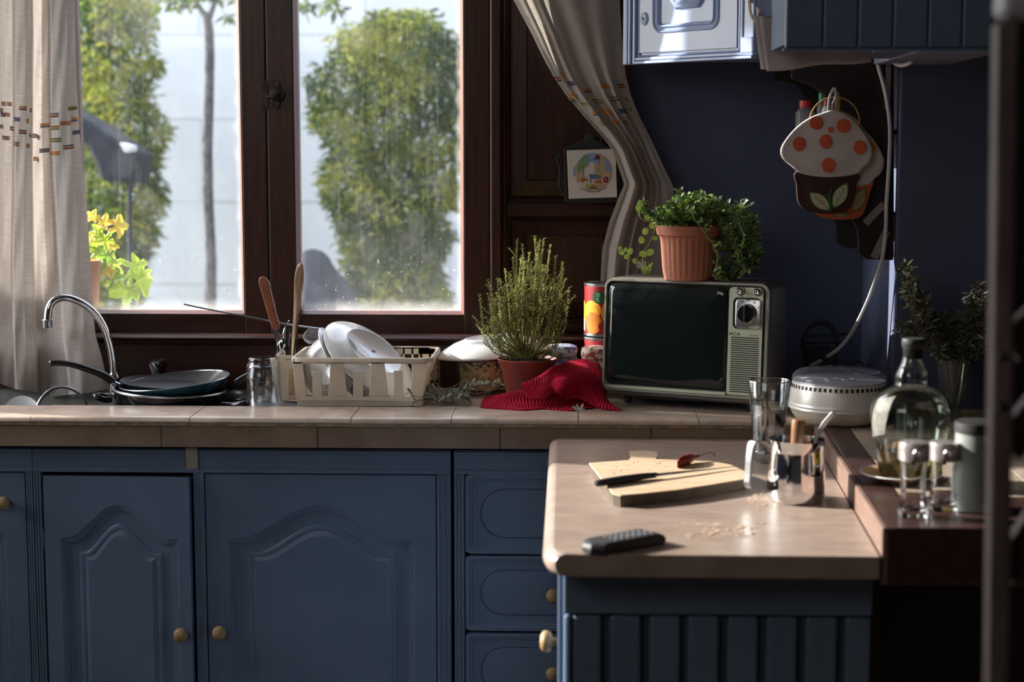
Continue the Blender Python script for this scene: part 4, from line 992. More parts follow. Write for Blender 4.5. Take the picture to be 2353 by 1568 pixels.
for xt, xb_, ins in ((xa_t, xa_b, 1), (xb_t, xb_b, -1)):
    MB().loft([[(xt, YR, zt_), (xt, YR + dep, zt_), (xt + .003 * ins, YR + dep, zt_), (xt + .003 * ins, YR, zt_)], [(xb_, YR + .01, zm_), (xb_, YR + dep - .01, zm_), (xb_ + .003 * ins, YR + dep - .01, zm_), (xb_ + .003 * ins, YR + .01, zm_)]], True, True).build('side_wall', cream, dk)
m = MB(); YK = YR + dep
n = 15
for i in range(n + 1):
    x = xa_t + (xb_t - xa_t) * i / n; m.box(x - .0025, x + .0025, YK - .003, YK, zm_, zt_)
m.box(xa_t, xb_t, YK - .003, YK, zm_ - .01, zm_ + .02); m.box(xa_t, xb_t, YK - .003, YK, zt_ - .018, zt_); m.box(xb_t - .055, xb_t, YK - .003, YK, zm_, zt_)
m.build('back_wall', cream, dk)
# rim lip as a rounded frame
m = MB()
def rim(o, z, r): return [(x, y, z) for x, y, _ in rr(xa_t - o, xb_t + o, YR - o, YK + o, 0, r)]
m.loft([rim(-.003, zt_ - .003, .022), rim(-.003, zt_ + .002, .022), rim(.004, zt_ + .002, .026), rim(.006, zt_ - .001, .028), rim(.006, zt_ - .009, .028), rim(.0045, zt_ - .009, .027), rim(.004, zt_ - .002, .026)])
m.build('rim', cream, dk, smooth=True, angle=60)
MB().box(xa_b, xb_b, YR + .006, YK - .01, zm_ - .004, zm_).build('floor_grid', cream, dk)
for x in (P(*Z2(540, 1400), YR).x, P(*Z2(1560, 1400), YR).x):
    for y in (YR + .008, YK - .03):
        zt2 = zm_ - .002
        MB().loft([[(x - .012, y, .8965), (x + .012, y, .8965), (x + .012, y + .014, .8965), (x - .012, y + .014, .8965)], [(x - .02, y - .004, zt2), (x + .02, y - .004, zt2), (x + .02, y + .016, zt2), (x - .02, y + .016, zt2)]], True, True).build('foot', cream, dk)
# cutlery holder at the left end
cyl = [(232, 958), (440, 958), (432, 1320), (405, 1350), (340, 1345)]
m = MB(); m.prism([P(*Z2(*q), YR + .05) for q in [(300, 975), (322, 975), (345, 1345), (330, 1345), (292, 1180)]], (0, .003, 0))
m.prism([P(*Z2(*q), YR + .05) for q in [(322, 975), (405, 975), (405, 1345), (345, 1345)]], (0, .003, 0))
m.prism([P(*Z2(*q), YR + .05) for q in [(405, 975), (455, 975), (455, 1050), (405, 1050)]], (0, .003, 0))
m.prism([P(*Z2(*q), YR + .16) for q in [(232, 950), (470, 950), (470, 1300), (300, 1300)]], (0, .003, 0))
xl0 = P(*Z2(300, 975), YR + .05).x; xl1 = P(*Z2(330, 1345), YR + .05)
m.loft([[(xl0, YR + .05, zt_), (xl0, YR + .16, zt_), (xl0 + .003, YR + .16, zt_), (xl0 + .003, YR + .05, zt_)], [(xl1.x, YR + .05, xl1.z), (xl1.x, YR + .16, xl1.z), (xl1.x + .003, YR + .16, xl1.z), (xl1.x + .003, YR + .05, xl1.z)]], True, True)
m.box(xl1.x, xa_b, YR + .05, YR + .16, xl1.z, xl1.z + .003)
m.box(xl0 - .004, xa_t + .004, YR + .046, YR + .05, zt_ - .008, zt_ + .002); m.box(xl0 - .004, xl0, YR + .046, YR + .16, zt_ - .008, zt_ + .002)
m.build('cutlery_holder', cream, dk, bevel=.0008)

# plates
def plate(label, px, py, Y, r, nrm, depth=.018, name='plate', m_=None, marks=None, under=False):
    c = P(px, py, Y); M = T(c) @ align(nrm)
    if under: M = M @ T((0, 0, depth))
    t = thing(name, c - Vector((0, 0, r * .8)), label, 'plate', group='plates in the dish rack')
    D = depth if under else 0
    pf_ = [(0, .003), (r * .56, .003), (r * .585, 0), (r * .61, 0), (r * .63, .003), (r * .80, depth * .6), (r, depth), (r * 1.005, depth + .0015), (r, depth + .003), (r * .80, depth * .6 + .005), (r * .66, .007), (0, .006)]
    if under: pf_ = [(a_, -b_) for a_, b_ in pf_]
    MB().lathe(pf_, M=M, seg=64).build('dish', m_ or white, t, smooth=True, angle=60)
    if marks:
        mk = text(marks, 'maker_stamp', iron, t, M @ T((0, 0, -.0026)) @ Matrix.Rotation(marks_rot, 4, 'Z'), .013, .0002)
    return t
marks_rot = 0
wht2 = mat('grey_stoneware', (.34, .31, .28), .35, c2=(.30, .27, .25))
plate('small white plate standing upright at the cutlery end of the dish rack', 760, 842, 4.30, .088, (-.42, -.86, .30), marks='SIS', under=True)
plate('greyish plate leaning in the rack just behind the small white plate', 795, 832, 4.335, .112, (-.86, .05, -.5), .012, m_=white)
plate('greyish plate leaning in the rack directly under the big tilted plate', 822, 838, 4.34, .118, (-.82, .03, -.56), .012, m_=wht2)
plate('big white deep plate lying tilted upside down on top in the dish rack', 848, 822, 4.335, .138, (.58, -.32, .76), .026, marks='SIS', under=True)

# cutlery
wood2 = mat('tan_wood', (.55, .38, .24), .5, c2=(.46, .31, .19), scale=20, stretch=(4, 4, .5)); wood3 = mat('reddish_handle_wood', (.33, .115, .055), .4, c2=(.24, .08, .04), scale=20, stretch=(4, 4, .5))
Zc = lambda x, y: (560 + x / 6.03, 600 + y / 6.03)
YKN = 4.31
kn = thing('knife', P(*Zc(520, 1300), YKN), 'knife with riveted reddish wooden handle standing in the cutlery holder', 'knife')
MB().prism([P(*Zc(*q), YKN) for q in catmull([(204, 270), (215, 235), (270, 215), (310, 250), (362, 335), (372, 440), (415, 590), (470, 800), (492, 925), (470, 965), (400, 945), (345, 820), (290, 600), (240, 420)], 3, True)] if False else
           [P(*Zc(*q), YKN) for q in ((204, 270), (212, 240), (235, 222), (270, 216), (300, 235), (330, 270), (362, 330), (362, 375), (385, 470), (420, 610), (455, 760), (485, 850), (492, 925), (470, 968), (395, 940), (345, 800), (290, 600), (240, 420), (210, 330))], (0, .014, 0)).build('handle', wood3, kn, bevel=.003)
MB().prism([P(*Zc(*q), YKN + .005) for q in ((395, 940), (470, 968), (530, 1100), (560, 1350), (500, 1350), (450, 1150))], (0, .0015, 0)).build('blade', steel, kn)
for q in ((403, 683), (450, 855)): MB().lathe([(0, 0), (.0028, 0), (.0022, .0008), (0, .001)], M=T(P(*Zc(*q), YKN - .0002)) @ Matrix.Rotation(PI / 2, 4, 'X'), seg=12).build('rivet', chrome, kn)
ws = thing('wooden_spoon', P(*Zc(680, 1300), 4.33), 'pale wooden spoon standing in the cutlery holder in front of the glass', 'spoon')
MB().loft([[P(*Zc(x0, y), 4.33), P(*Zc((x0 + x1) / 2, y), 4.33 - .006 * k), P(*Zc(x1, y), 4.33), P(*Zc((x0 + x1) / 2, y), 4.33 + .006)] for x0, x1, y, k in ((770, 810, 32, .3), (735, 826, 70, 1), (712, 833, 160, 1), (700, 832, 270, 1), (696, 815, 400, 1), (694, 795, 500, 1), (692, 775, 620, 1), (685, 762, 780, 1), (675, 742, 950, 1), (665, 728, 1130, 1), (655, 710, 1350, 1))], True, True).build('handle', wood2, ws, smooth=True, angle=60)
c = P(*Zc(758, 210), 4.324)
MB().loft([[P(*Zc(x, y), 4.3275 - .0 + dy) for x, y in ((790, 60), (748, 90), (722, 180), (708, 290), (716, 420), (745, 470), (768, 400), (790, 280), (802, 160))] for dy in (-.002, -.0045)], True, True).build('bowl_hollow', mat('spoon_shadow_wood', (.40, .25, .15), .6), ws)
st = thing('strainer', P(700, 745, 4.36), 'long handled wire strainer lying across the cutlery towards the window', 'strainer')
MB().tube(catmull([P(423, 699, 4.33), P(470, 709, 4.33), P(560, 726, 4.34), (P(640, 742, 4.35)), P(690, 750, 4.36), P(735, 756, 4.37)], 4), .0036, 8, flat=.7).build('handle', steel, st, smooth=True)
srM = T(P(722, 772, 4.38)) @ align((-.25, -.8, .55))
MB().torus(srM @ Matrix.Diagonal((1, .8, 1, 1)), .030, .0022, 32, 6).build('hoop', steel, st, smooth=True)
m = MB()
for i in range(-9, 10):
    h = .029 * math.sqrt(max(0, 1 - (i / 9.6) ** 2)); u = i * .003
    m.tube([srM @ Vector((u, t * h * .8, -.010 * (1 - t * t) * (1 - (i / 10) ** 2))) for t in (-1, -.5, 0, .5, 1)], .0004, 3)
    m.tube([srM @ Vector((t * h, u * .8, -.010 * (1 - t * t) * (1 - (i / 10) ** 2))) for t in (-1, -.5, 0, .5, 1)], .0004, 3)
m.build('wire_mesh', steel, st, kind='stuff')
pe = thing('peeler', P(*Zc(600, 1300), 4.29), 'dark handled kitchen tool standing upright between knife and wooden spoon', 'utensil')
MB().tube([P(*Zc(*q), 4.29) for q in ((600, 900), (602, 1000), (605, 1150), (605, 1185))], [.006, .0075, .0075, .006], 10, flat=.6).build('handle', mat('grey_metal_dark', (.10, .10, .11), .25, metal=.8), pe, smooth=True)
MB().tube([P(*Zc(*q), 4.289) for q in ((605, 1185), (603, 1260), (600, 1345))], .005, 8, flat=.6).build('shaft', black, pe, smooth=True)
MB().tube(catmull([P(*Zc(*q), 4.29) for q in ((600, 900), (575, 920), (550, 990), (545, 1080))], 4), .0014, 6).build('guard', chrome, pe, smooth=True)
MB().tube(catmull([P(*Zc(*q), 4.29) for q in ((600, 905), (600, 870), (615, 838), (632, 830))], 4), .0012, 6).build('hook', chrome, pe, smooth=True)
for lab, (xa, ya), (xb, yb), w0, w1, Yq in (('bright steel spoon with its bowl up beside the dark handled tool', (535, 1090), (515, 1350), .009, .004, 4.285), ('slim steel knife tilted against the cutlery holder edge', (485, 1120), (490, 1330), .004, .005, 4.30)):
    nm = 'table_spoon' if 'spoon' in lab else 'table_knife'
    MB().tube([P(*Zc(xa + (xb - xa) * t, ya + (yb - ya) * t), Yq) for t in (0, .1, .3, .5, 1)], [.002, w0 * .8, w0, w1, w1], 10, flat=.35).build(nm, chrome, smooth=True, label=lab, cat='cutlery')
fk = thing('fork', P(*Zc(715, 1250), 4.325), 'dark fork with upright tines behind the wooden spoon', 'fork')
MB().tube([P(*Zc(*q), 4.325) for q in ((748, 900), (735, 1050), (700, 1250), (690, 1330))], .0022, 6).build('handle', iron, fk, smooth=True)
for i, (dx, top) in enumerate(((0, 615), (-6, 690), (-14, 780), (-20, 800))): MB().tube([P(*Zc(830 + dx * 1.5 - (700 - 620) * 0 - (i * 10), top), 4.325 + i * .004), P(*Zc(775 + dx * .6, 800), 4.325 + i * .003), P(*Zc(748, 900), 4.325)], [.0006, .0012, .0015], 5).build('tine', iron, fk)
# ---------------------------------------------------------------- bowl, pots, towel
pasta = mat('noodle', (.85, .70, .45), .45, c2=(.75, .58, .34), scale=30)
NY = 4.455; nb = P(1112, 890, NY); nx = nb.x
nc = thing('noodle_bowl', (nx, NY, ZC), 'glass bowl of pale noodles under the overturned white dish', 'bowl')
hz = ZP(822, NY) - ZC
MB().lathe([(0, .002), (.060, .002), (.066, .010), (.0745, hz), (.077, hz), (.069, .006), (.06, 0), (0, 0)], (nx, NY, ZC), 48).build('glass_body', thinglass('bowl_glass', (.93, .93, .9), .1, .03), nc, smooth=True)
m = MB()
for i in range(150):
    a = R(0, 2 * PI); z = R(.012, hz - .012); rr_ = (.060 + (z / hz) * .011) * (R(.86, .97) if i % 4 else R(.3, .9)); pts = []
    da = R(.25, .8) * random.choice((-1, 1)); dz = R(-.018, .018); wb = R(0, 6)
    for k in range(7):
        t = k / 6; zz = min(hz - .008, max(.008, z + dz * t + .006 * math.sin(wb + t * 6))); r_ = min(rr_ * (1 + .05 * math.sin(wb + t * 7)), .060 + (zz / hz) * .0115)
        pts.append((nx + r_ * math.cos(a + da * t), NY + r_ * math.sin(a + da * t), ZC + zz))
    m.tube(pts, .0021, 5)
m.build('noodles', pasta, nc, smooth=True, kind='stuff')
MB().lathe([(0, .01), (.042, .01), (.048, hz * .7), (0, hz * .75)], (nx, NY, ZC), 24).build('noodle_mass', pasta, nc, smooth=True)
dc = P(1133, 812, 4.455)
dM = T(dc) @ Matrix.Rotation(.10, 4, 'X') @ Matrix.Rotation(-.09, 4, 'Y') @ Matrix.Diagonal((1.02, .52, 1, 1))
wd_ = thing('serving_dish', dc, 'large white dish turned upside down over the noodle bowl', 'dish')
MB().lathe([(.146, .001), (.150, .000), (.1515, .003), (.148, .007), (.130, .020), (.100, .036), (.078, .043), (.070, .0465), (.066, .0465), (.062, .043), (0, .042), (0, .038), (.075, .038), (.12, .022), (.146, .001)], M=dM, seg=72).build('dish', white, wd_, smooth=True, angle=70)
text('SIS', 'stamp', iron, wd_, dM @ T((.0, -.033, .0435)) @ Matrix.Rotation(PI, 4, 'Z'), .017, .0002)

# thyme
TY = 4.30; tx = P(1211, 870, TY).x; zrim = ZP(826, TY)
ty = thing('potted_thyme', (tx, TY, ZC), 'bushy thyme growing in a small red-brown pot in front of the dark shutter', 'potted plant')
hpot = zrim - ZC
MB().lathe([(0, .001), (.050, .001), (.052, .004), (.066, hpot - .024), (.069, hpot - .022), (.076, hpot - .003), (.0785, hpot), (.079, hpot + .002), (.077, hpot + .003), (.073, hpot - .003), (.068, hpot - .012), (0, hpot - .012)], (tx, TY, ZC), 48).build('pot', redpot, ty, smooth=True, angle=50)
m = MB(); m.lathe([(.071, hpot - .006), (.05, hpot - .001), (.02, hpot + .003), (0, hpot + .002)], (tx, TY, ZC), 24)
for i in range(90):
    a, r_ = R(0, 2 * PI), R(0, .066); k = R(.002, .005); x, y = tx + r_ * math.cos(a), TY + r_ * math.sin(a); z = ZC + hpot - .001
    m.box(x - k, x + k, y - k, y + k, z - k, z + k)
m.build('soil', soil, ty, kind='stuff')
thm = [mat('thyme_leaf_light', (.50, .50, .13), .5, c2=(.36, .38, .09), scale=30, translucent=.4), mat('thyme_leaf_dark', (.14, .18, .06), .6, c2=(.09, .12, .04), scale=30, translucent=.3)]
thst = mat('thyme_stem', (.42, .40, .13), .6, c2=(.20, .16, .06), scale=20)
tips = [(1188, 548), (1228, 542), (1249, 548), (1264, 562), (1178, 590), (1160, 618), (1148, 640), (1170, 625), (1121, 642), (1143, 640), (1277, 588), (1292, 602), (1306, 668), (1298, 690), (1300, 640), (1216, 580), (1205, 600), (1240, 590), (1125, 700), (1122, 740), (1135, 690), (1145, 720),
        (1150, 770), (1165, 790), (1280, 720), (1285, 760), (1270, 690), (1225, 640), (1190, 660), (1250, 650), (1170, 700), (1135, 760), (1210, 700), (1240, 700), (1265, 740), (1180, 740), (1270, 640), (1200, 560), (1255, 610), (1158, 660)]
m = MB(); fo = MB()
for i, (px, py) in enumerate(tips * 2):
    if i >= len(tips): px += R(-22, 22); py += R(10, 60)
    yy = TY + R(-.05, .05); tip = P(px, py, yy)
    b0 = Vector((tx + R(-.014, .014), TY + R(-.014, .014), ZC + hpot)); mid = b0.lerp(tip, .4) + Vector(((tip.x - b0.x) * .35 + R(-.012, .012), R(-.01, .01), R(-.012, .0))); mid2 = mid.lerp(tip, .5) + Vector((R(-.008, .008), 0, 0))
    c = catmull([b0, mid, mid2, tip], 7)
    for _ in range(3):
        k_ = random.randint(8, 17); e_ = c[k_] + Vector((R(-.03, .03), R(-.02, .02), R(.015, .045))); m.cur = 0; cc2 = catmull([c[k_], c[k_].lerp(e_, .5) + Vector((R(-.004, .004), 0, 0)), e_], 4); m.tube(cc2, .0007, 3)
        for q in cc2[1:]:
            for s_ in (0, 1, 2): a = R(0, 6.3); fo.cur = 0 if R(0, 1) < .5 else 1; fo.leaf(q, (math.cos(a), math.sin(a), R(0, .8)), (0, 0, 1), R(.006, .010), .0034, .15)
    m.cur = 0; m.tube(c, [.0016 * (1 - .7 * k / len(c)) for k in range(len(c))], 4)
    L = (tip - b0).length; nn = int(L / .0050)
    for k in range(int(nn * R(.28, .42)), nn):
        t = k / nn; q = c[min(len(c) - 1, int(t * (len(c) - 1)))].lerp(c[min(len(c) - 1, int(t * (len(c) - 1)) + 1)], (t * (len(c) - 1)) % 1)
        d = (c[-1] - c[-3]).normalized(); a = k * 1.9
        for s_ in (0, PI):
            o_ = Vector((math.cos(a + s_), math.sin(a + s_), .25)); fo.cur = 0 if t > .55 and R(0, 1) < .75 else 1
            fo.leaf(q, o_ + d * .35, d, R(.006, .011), R(.0026, .0042), .15)
for i in range(11):
    a = R(0, 2 * PI); b0 = Vector((tx + R(-.02, .02), TY + R(-.02, .02), ZC + hpot)); e = b0 + Vector((R(-.085, .07), R(-.04, .04), R(.03, .10)))
    c = catmull([b0, b0.lerp(e, .5) + Vector((0, 0, -.01)), e], 5); m.tube(c, .0009, 4)
    for q in c[2:]:
        for _ in range(4): fo.cur = 1; fo.leaf(q, (R(-1, 1), R(-1, 1), R(-.5, 1)), (0, 0, 1), .007, .003, .1)
m.build('stems', thst, ty, kind='stuff'); fo.build('leaves', thm, ty, kind='stuff')

# grey herb sprigs
sage = mat('dried_sage', (.46, .52, .45), .7, c2=(.32, .37, .31), scale=30, translucent=.2); twig = mat('dry_twig', (.20, .13, .09), .8)
hb = thing('herb_sprigs', (P(1040, 940, 4.22).x, 4.24, ZC), 'loose bunch of grey-green herb sprigs lying on the worktop before the red pot', 'herbs')
lfm = {}
proto_leaf = None
random.seed(11)
m = MB()
for i in range(13):
    bx_ = R(985, 1060); by_ = R(925, 940); a = P(bx_, by_, R(4.19, 4.26)); a.z = ZC + R(.004, .010)
    ex_, ey_ = (R(955, 1150), R(880, 932)); e = P(ex_, ey_, R(4.20, 4.30)); e.z = max(e.z, ZC + .008)
    c = catmull([a, a.lerp(e, .5) + Vector((0, 0, .014)), e], 6); m.tube(c, [.0012] * (len(c) - 2) + [.0008, .0004], 4)
    for k, q in enumerate(c[1:]):
        for s_ in (-1, 1):
            if R(0, 1) < .12: continue
            d = (c[-1] - c[0]).normalized() + Vector((R(-.6, .6), R(-.5, .5), s_ * R(.1, .9) + .2)); l_ = R(.013, .024)
            if (q + d.normalized() * l_).z < ZC + .001: d.z = abs(d.z)
            if proto_leaf is None:
                proto_leaf = MB().leaf(W[hb.name], (1, 0, 0), (0, 0, 1), 1, .34, .25, 7).build('leaf', sage, hb); o = proto_leaf
            else: o = proto_leaf.copy(); COL.objects.link(o)
            q_ = d.normalized().to_track_quat('X', 'Z'); o.rotation_euler = (q_.to_matrix() @ Matrix.Rotation(R(0, 6), 3, 'X')).to_euler()
            o.location = q - W[hb.name]; o.scale = (l_, l_, l_)
m.build('stems', twig, hb, kind='stuff')
m = MB()
for pts in (((1000, 925), (1010, 895), (990, 860), (1003, 845)), ((1000, 900), (1040, 890), (1080, 868)), ((960, 930), (945, 905), (938, 893)), ((1060, 900), (1100, 905), (1150, 885)), ((1100, 915), (1130, 895), (1145, 880)), ((940, 945), (960, 920), (1010, 930))):
    c = catmull([P(x, y, 4.19) for x, y in pts], 8); m.tube(c, .0006, 4)
    for q in c[len(c) // 4:]:
        for _ in range(2): k = .0012; v = q + Vector((R(-.002, .002), R(-.002, .002), R(-.002, .002))); m.box(v.x - k, v.x + k, v.y - k, v.y + k, v.z - k, v.z + k)
m.build('seed_heads', twig, hb, kind='stuff')
sp_ = thing('herb_sprig', PZ(1330, 945, ZC), 'tiny grey herb tip fallen in front of the red towel', 'herb')
for a, l_ in ((-.9, .022), (-.3, .02), (.5, .024), (1.2, .018)):
    c = P(1330, 950, 4.115); c.z = ZC + .003; MB().leaf(c, (math.sin(a), .1, math.cos(a) * .9), (0, -1, .2), l_, .007, .2, 7).build('leaf', sage, sp_)

# towel
tm = bpy.data.materials.new('red_waffle_cloth'); tm.use_nodes = True; nt = tm.node_tree; bs = nt.nodes['Principled BSDF']
tc = nt.nodes.new('ShaderNodeTexCoord'); mp = node(nt, 'ShaderNodeMapping', {'Vector': tc.outputs['UV'], 'Scale': (1, 1, 1)})
w1 = node(nt, 'ShaderNodeTexWave', {'Vector': mp.outputs[0], 'Scale': 13.0}, bands_direction='X'); w2 = node(nt, 'ShaderNodeTexWave', {'Vector': mp.outputs[0], 'Scale': 11.0}, bands_direction='Y')
hgt = mth(nt, 'MAXIMUM', w1.outputs['Fac'], w2.outputs['Fac'])
bp = node(nt, 'ShaderNodeBump', {'Height': hgt, 'Strength': .9, 'Distance': .006}); nt.links.new(bp.outputs[0], bs.inputs['Normal'])
cr = nt.nodes.new('ShaderNodeValToRGB'); nt.links.new(hgt, cr.inputs[0]); cr.color_ramp.elements[0].color = (.42, .006, .03, 1); cr.color_ramp.elements[1].color = (.70, .012, .055, 1)
nt.links.new(cr.outputs[0], bs.inputs['Base Color']); bs.inputs['Roughness'].default_value = .85; bs.inputs['Specular IOR Level'].default_value = .15
tl_ = node(nt, 'ShaderNodeBsdfTranslucent', {'Color': (.5, .01, .03, 1)}); mx = node(nt, 'ShaderNodeMixShader', {0: .2, 1: bs.outputs[0], 2: tl_.outputs[0]}); nt.links.new(mx.outputs[0], nt.nodes['Material Output'].inputs[0])
def cpatch(rows):
    G = [[P(*q[:2], q[2]) for q in r] for r in rows]
    def cm(p, t):
        n = len(p) - 1; i = min(int(t * n), n - 1); f = t * n - i; g = lambda k: p[max(0, min(n, k))]
        a, b, c, d = g(i - 1), g(i), g(i + 1), g(i + 2)
        return .5 * ((2 * b) + (c - a) * f + (2 * a - 5 * b + 4 * c - d) * f * f + (3 * b - a - 3 * c + d) * f ** 3)
    def fn(u, v):
        p = cm([cm(r, u) for r in G], v); p.z += .0018 * noise.noise(Vector((u * 7, v * 7, 2))); p.z = max(p.z, ZC + .0025); return p
    return fn
rowsA = [[(1112, 914, 4.21), (1160, 905, 4.21), (1210, 896, 4.212), (1270, 880, 4.212), (1330, 875, 4.30), (1380, 885, 4.30)],
         [(1106, 928, 4.20), (1150, 912, 4.20), (1200, 902, 4.205), (1262, 897, 4.205), (1325, 905, 4.24), (1380, 915, 4.25)],
         [(1104, 940, 4.18), (1138, 928, 4.18), (1195, 921, 4.185), (1262, 925, 4.185), (1325, 933, 4.19), (1370, 932, 4.19)],
         [(1112, 946, 4.165), (1150, 946, 4.15), (1205, 951, 4.13), (1250, 944, 4.15), (1315, 952, 4.125), (1345, 943, 4.16)]]
rowsB = [[(1212, 885, 4.205), (1240, 865, 4.208), (1275, 842, 4.208), (1320, 829, 4.36), (1350, 826, 4.40), (1372, 832, 4.40), (1381, 850, 4.40)],
         [(1201, 882, 4.20), (1240, 866, 4.20), (1278, 846, 4.202), (1320, 836, 4.30), (1353, 838, 4.33), (1374, 850, 4.32), (1382, 870, 4.31)],
         [(1198, 888, 4.19), (1240, 874, 4.195), (1280, 856, 4.195), (1322, 862, 4.21), (1358, 866, 4.24), (1378, 882, 4.25), (1390, 905, 4.22)],
         [(1203, 902, 4.18), (1243, 890, 4.185), (1272, 872, 4.19), (1300, 878, 4.17), (1345, 884, 4.19), (1382, 905, 4.19), (1400, 925, 4.18)],
         [(1212, 912, 4.17), (1246, 902, 4.175), (1268, 886, 4.185), (1287, 900, 4.165), (1335, 902, 4.18), (1380, 925, 4.16), (1418, 938, 4.14)],
         [(1222, 920, 4.16), (1252, 916, 4.165), (1272, 905, 4.18), (1300, 912, 4.18), (1340, 920, 4.17), (1375, 938, 4.15), (1430, 944, 4.125)]]
tw = thing('kitchen_towel', (P(1260, 940, 4.25).x, 4.25, ZC), 'crumpled crimson waffle towel in front of the television corner', 'towel')
MB().grid(cpatch(rowsA), 70, 40).build('lower_fold', tm, tw, smooth=True, solid=.003, angle=180)
MB().grid(cpatch(rowsB), 80, 60).build('upper_fold', tm, tw, smooth=True, solid=.003, angle=180)
rl = MB()
for k in range(1): rl.tube(catmull([P(1262, 893, 4.22), P(1285, 886, 4.20), P(1312, 893, 4.19), P(1318, 908, 4.19), P(1300, 918, 4.19)], 6), [.004 + .004 * math.sin(PI * i / 24) for i in range(25)], 10)
rl.build('rolled_edge', tm, tw, smooth=True)

# ---------------------------------------------------------------- cans and jars
CYc = 4.50
canx = P(1390, 760, CYc).x; rc_ = canx - P(1341, 760, CYc).x
zca, zcb, zcc = ZP(648, CYc), ZP(771, CYc), ZC
redl = mat('can_red', (.30, .015, .02), .35, c2=(.24, .01, .015), scale=6); canyel = mat('can_yellow', (.85, .42, .03), .4, c2=(.70, .26, .02), scale=40); canor = mat('peach_orange', (.80, .30, .03), .4, c2=(.55, .14, .02), scale=14)
cangr = mat('can_green', (.01, .10, .03), .4); whp = mat('print_white', (.75, .75, .72), .5); blp = mat('print_black', (.02, .02, .02), .5)
def can(label, z0, z1, full):
    t = thing('fruit_can', (canx, CYc, z0), label, 'can', group='stack of fruit cans')
    r = rc_; h = z1 - z0
    MB().lathe([(0, .001), (r * .96, .001), (r, .003), (r, .006), (r * .97, .008), (r * .97, h - .008), (r, h - .006), (r, h - .002), (r * .98, h - .001), (r * .95, h - .004), (0, h - .004)], (canx, CYc, z0), 48).build('tin_body', steel, t, smooth=True, angle=40)
    MB().lathe([(r * .974, .009), (r * .976, .01), (r * .976, h - .01), (r * .974, h - .009)], (canx, CYc, z0), 48).build('paper_label', redl, t, smooth=True)
    def decal(nm, m_, a0, zc, ra, rz, k, pts=None):
        rr_ = r * .976 + .0003 * k; out = []
        for i in range(28):
            b = 2 * PI * i / 28; u, v = (math.cos(b), math.sin(b)) if pts is None else (0, 0); out.append((a0 + ra * u, zc + rz * v))
        if pts: out = pts
        L = []
        for s_ in (1, .8, .6, .4, .2, .02):
            L.append([(canx + rr_ * math.cos(a0 + (a - a0) * s_), CYc + rr_ * math.sin(a0 + (a - a0) * s_), z0 + zc + (z - zc) * s_) for a, z in out])
        return MB().loft(L, cap1=True).build(nm, m_, t, smooth=True)
    if full:
        B0 = math.radians
        decal('peach_print', canyel, B0(228), h * .50, .52, .026, 1); decal('peach_print', canyel, B0(188), h * .42, .30, .035, 2); decal('peach_print', canor, B0(232), h * .26, .48, .030, 3); decal('peach_print', canor, B0(275), h * .46, .3, .03, 2)
        decal('label_oval', cangr, B0(252), h * .74, .34, .017, 4)
        decal('price_mark', redl, B0(262), h * .20, .2, .012, 5)
        bc = [(B0(190), h * .10), (B0(203), h * .10), (B0(203), h * .32), (B0(190), h * .32)]; decal('barcode', whp, B0(196.5), h * .21, 0, 0, 5, bc)
        for i in range(7):
            zz = h * .11 + i * h * .03; decal('barcode_bar', blp, B0(196.5), zz, 0, 0, 6, [(B0(191), zz - .0008), (B0(202), zz - .0008), (B0(202), zz + .0008), (B0(191), zz + .0008)])
        a = B0(250); MM = T((canx + (rc_ * .976 + .0016) * math.cos(a), CYc + (rc_ * .976 + .0016) * math.sin(a), z0 + h * .74)) @ Matrix.Rotation(a + PI / 2, 4, 'Z') @ FACE
        text('D\nC', 'lettering', whp, t, MM, .013, .0003)
    else: decal('label_oval', cangr, math.radians(215), h * .62, .34, .014, 4)
can('upper can of yellow peaches with red top band stacked beside the television', zcb + .0005, zca, True)
can('lower red can mostly hidden behind the fabric covered jars', zcc, zcb, False)
def jar(label, px, Y, r, ztop, cm):
    x = P(px, 830, Y).x; h = ZP(ztop, Y) - ZC; t = thing('jam_jar', (x, Y, ZC), label, 'jar', group='fabric covered jam jars')
    MB().lathe([(0, .001), (r * .9, .001), (r * .98, .008), (r * .98, h * .6), (r * .8, h * .75), (r * .8, h * .8)], (x, Y, ZC), 32, cap1=True).build('glass_body', mat('dark_jam', (.06, .02, .02), .15, coat=.6), t, smooth=True)
    fl = lambda a, z: 1 + .04 * math.sin(a * 13) * (1 if z < h * .75 else .15)
    MB().lathe([(r * 1.15, h * .50), (r * 1.08, h * .62), (r * .95, h * .74), (r * .93, h * .76)], (x, Y, ZC), 78, flute=fl).build('fabric_skirt', cm, t, smooth=True, solid=.001)
    MB().lathe([(r * .94, h * .755), (r * 1.02, h * .80), (r * 1.04, h * .90), (r * .98, h * .97), (r * .7, h), (0, h * 1.01)], (x, Y, ZC), 48).build('fabric_lid', cm, t, smooth=True)
    MB().torus(T((x, Y, ZC + h * .755)), r * .96, .002, 40, 6).build('string', twig, t, smooth=True)
def floral(name, cols):
    m = mat(name, cols[0], .85, c2=cols[1], scale=60, lo=.46, hi=.54, detail=1); return m
jar('jam jar with blue and white floral cloth cover behind the thyme pot', 1288, 4.47, .044, 792, floral('floral_blue', ((.55, .60, .68), (.12, .16, .34))))
jar('jam jar with multicoloured patchwork cloth cover touching the television edge', 1366, 4.41, .035, 796, floral('floral_multi', ((.62, .60, .52), (.35, .10, .07))))

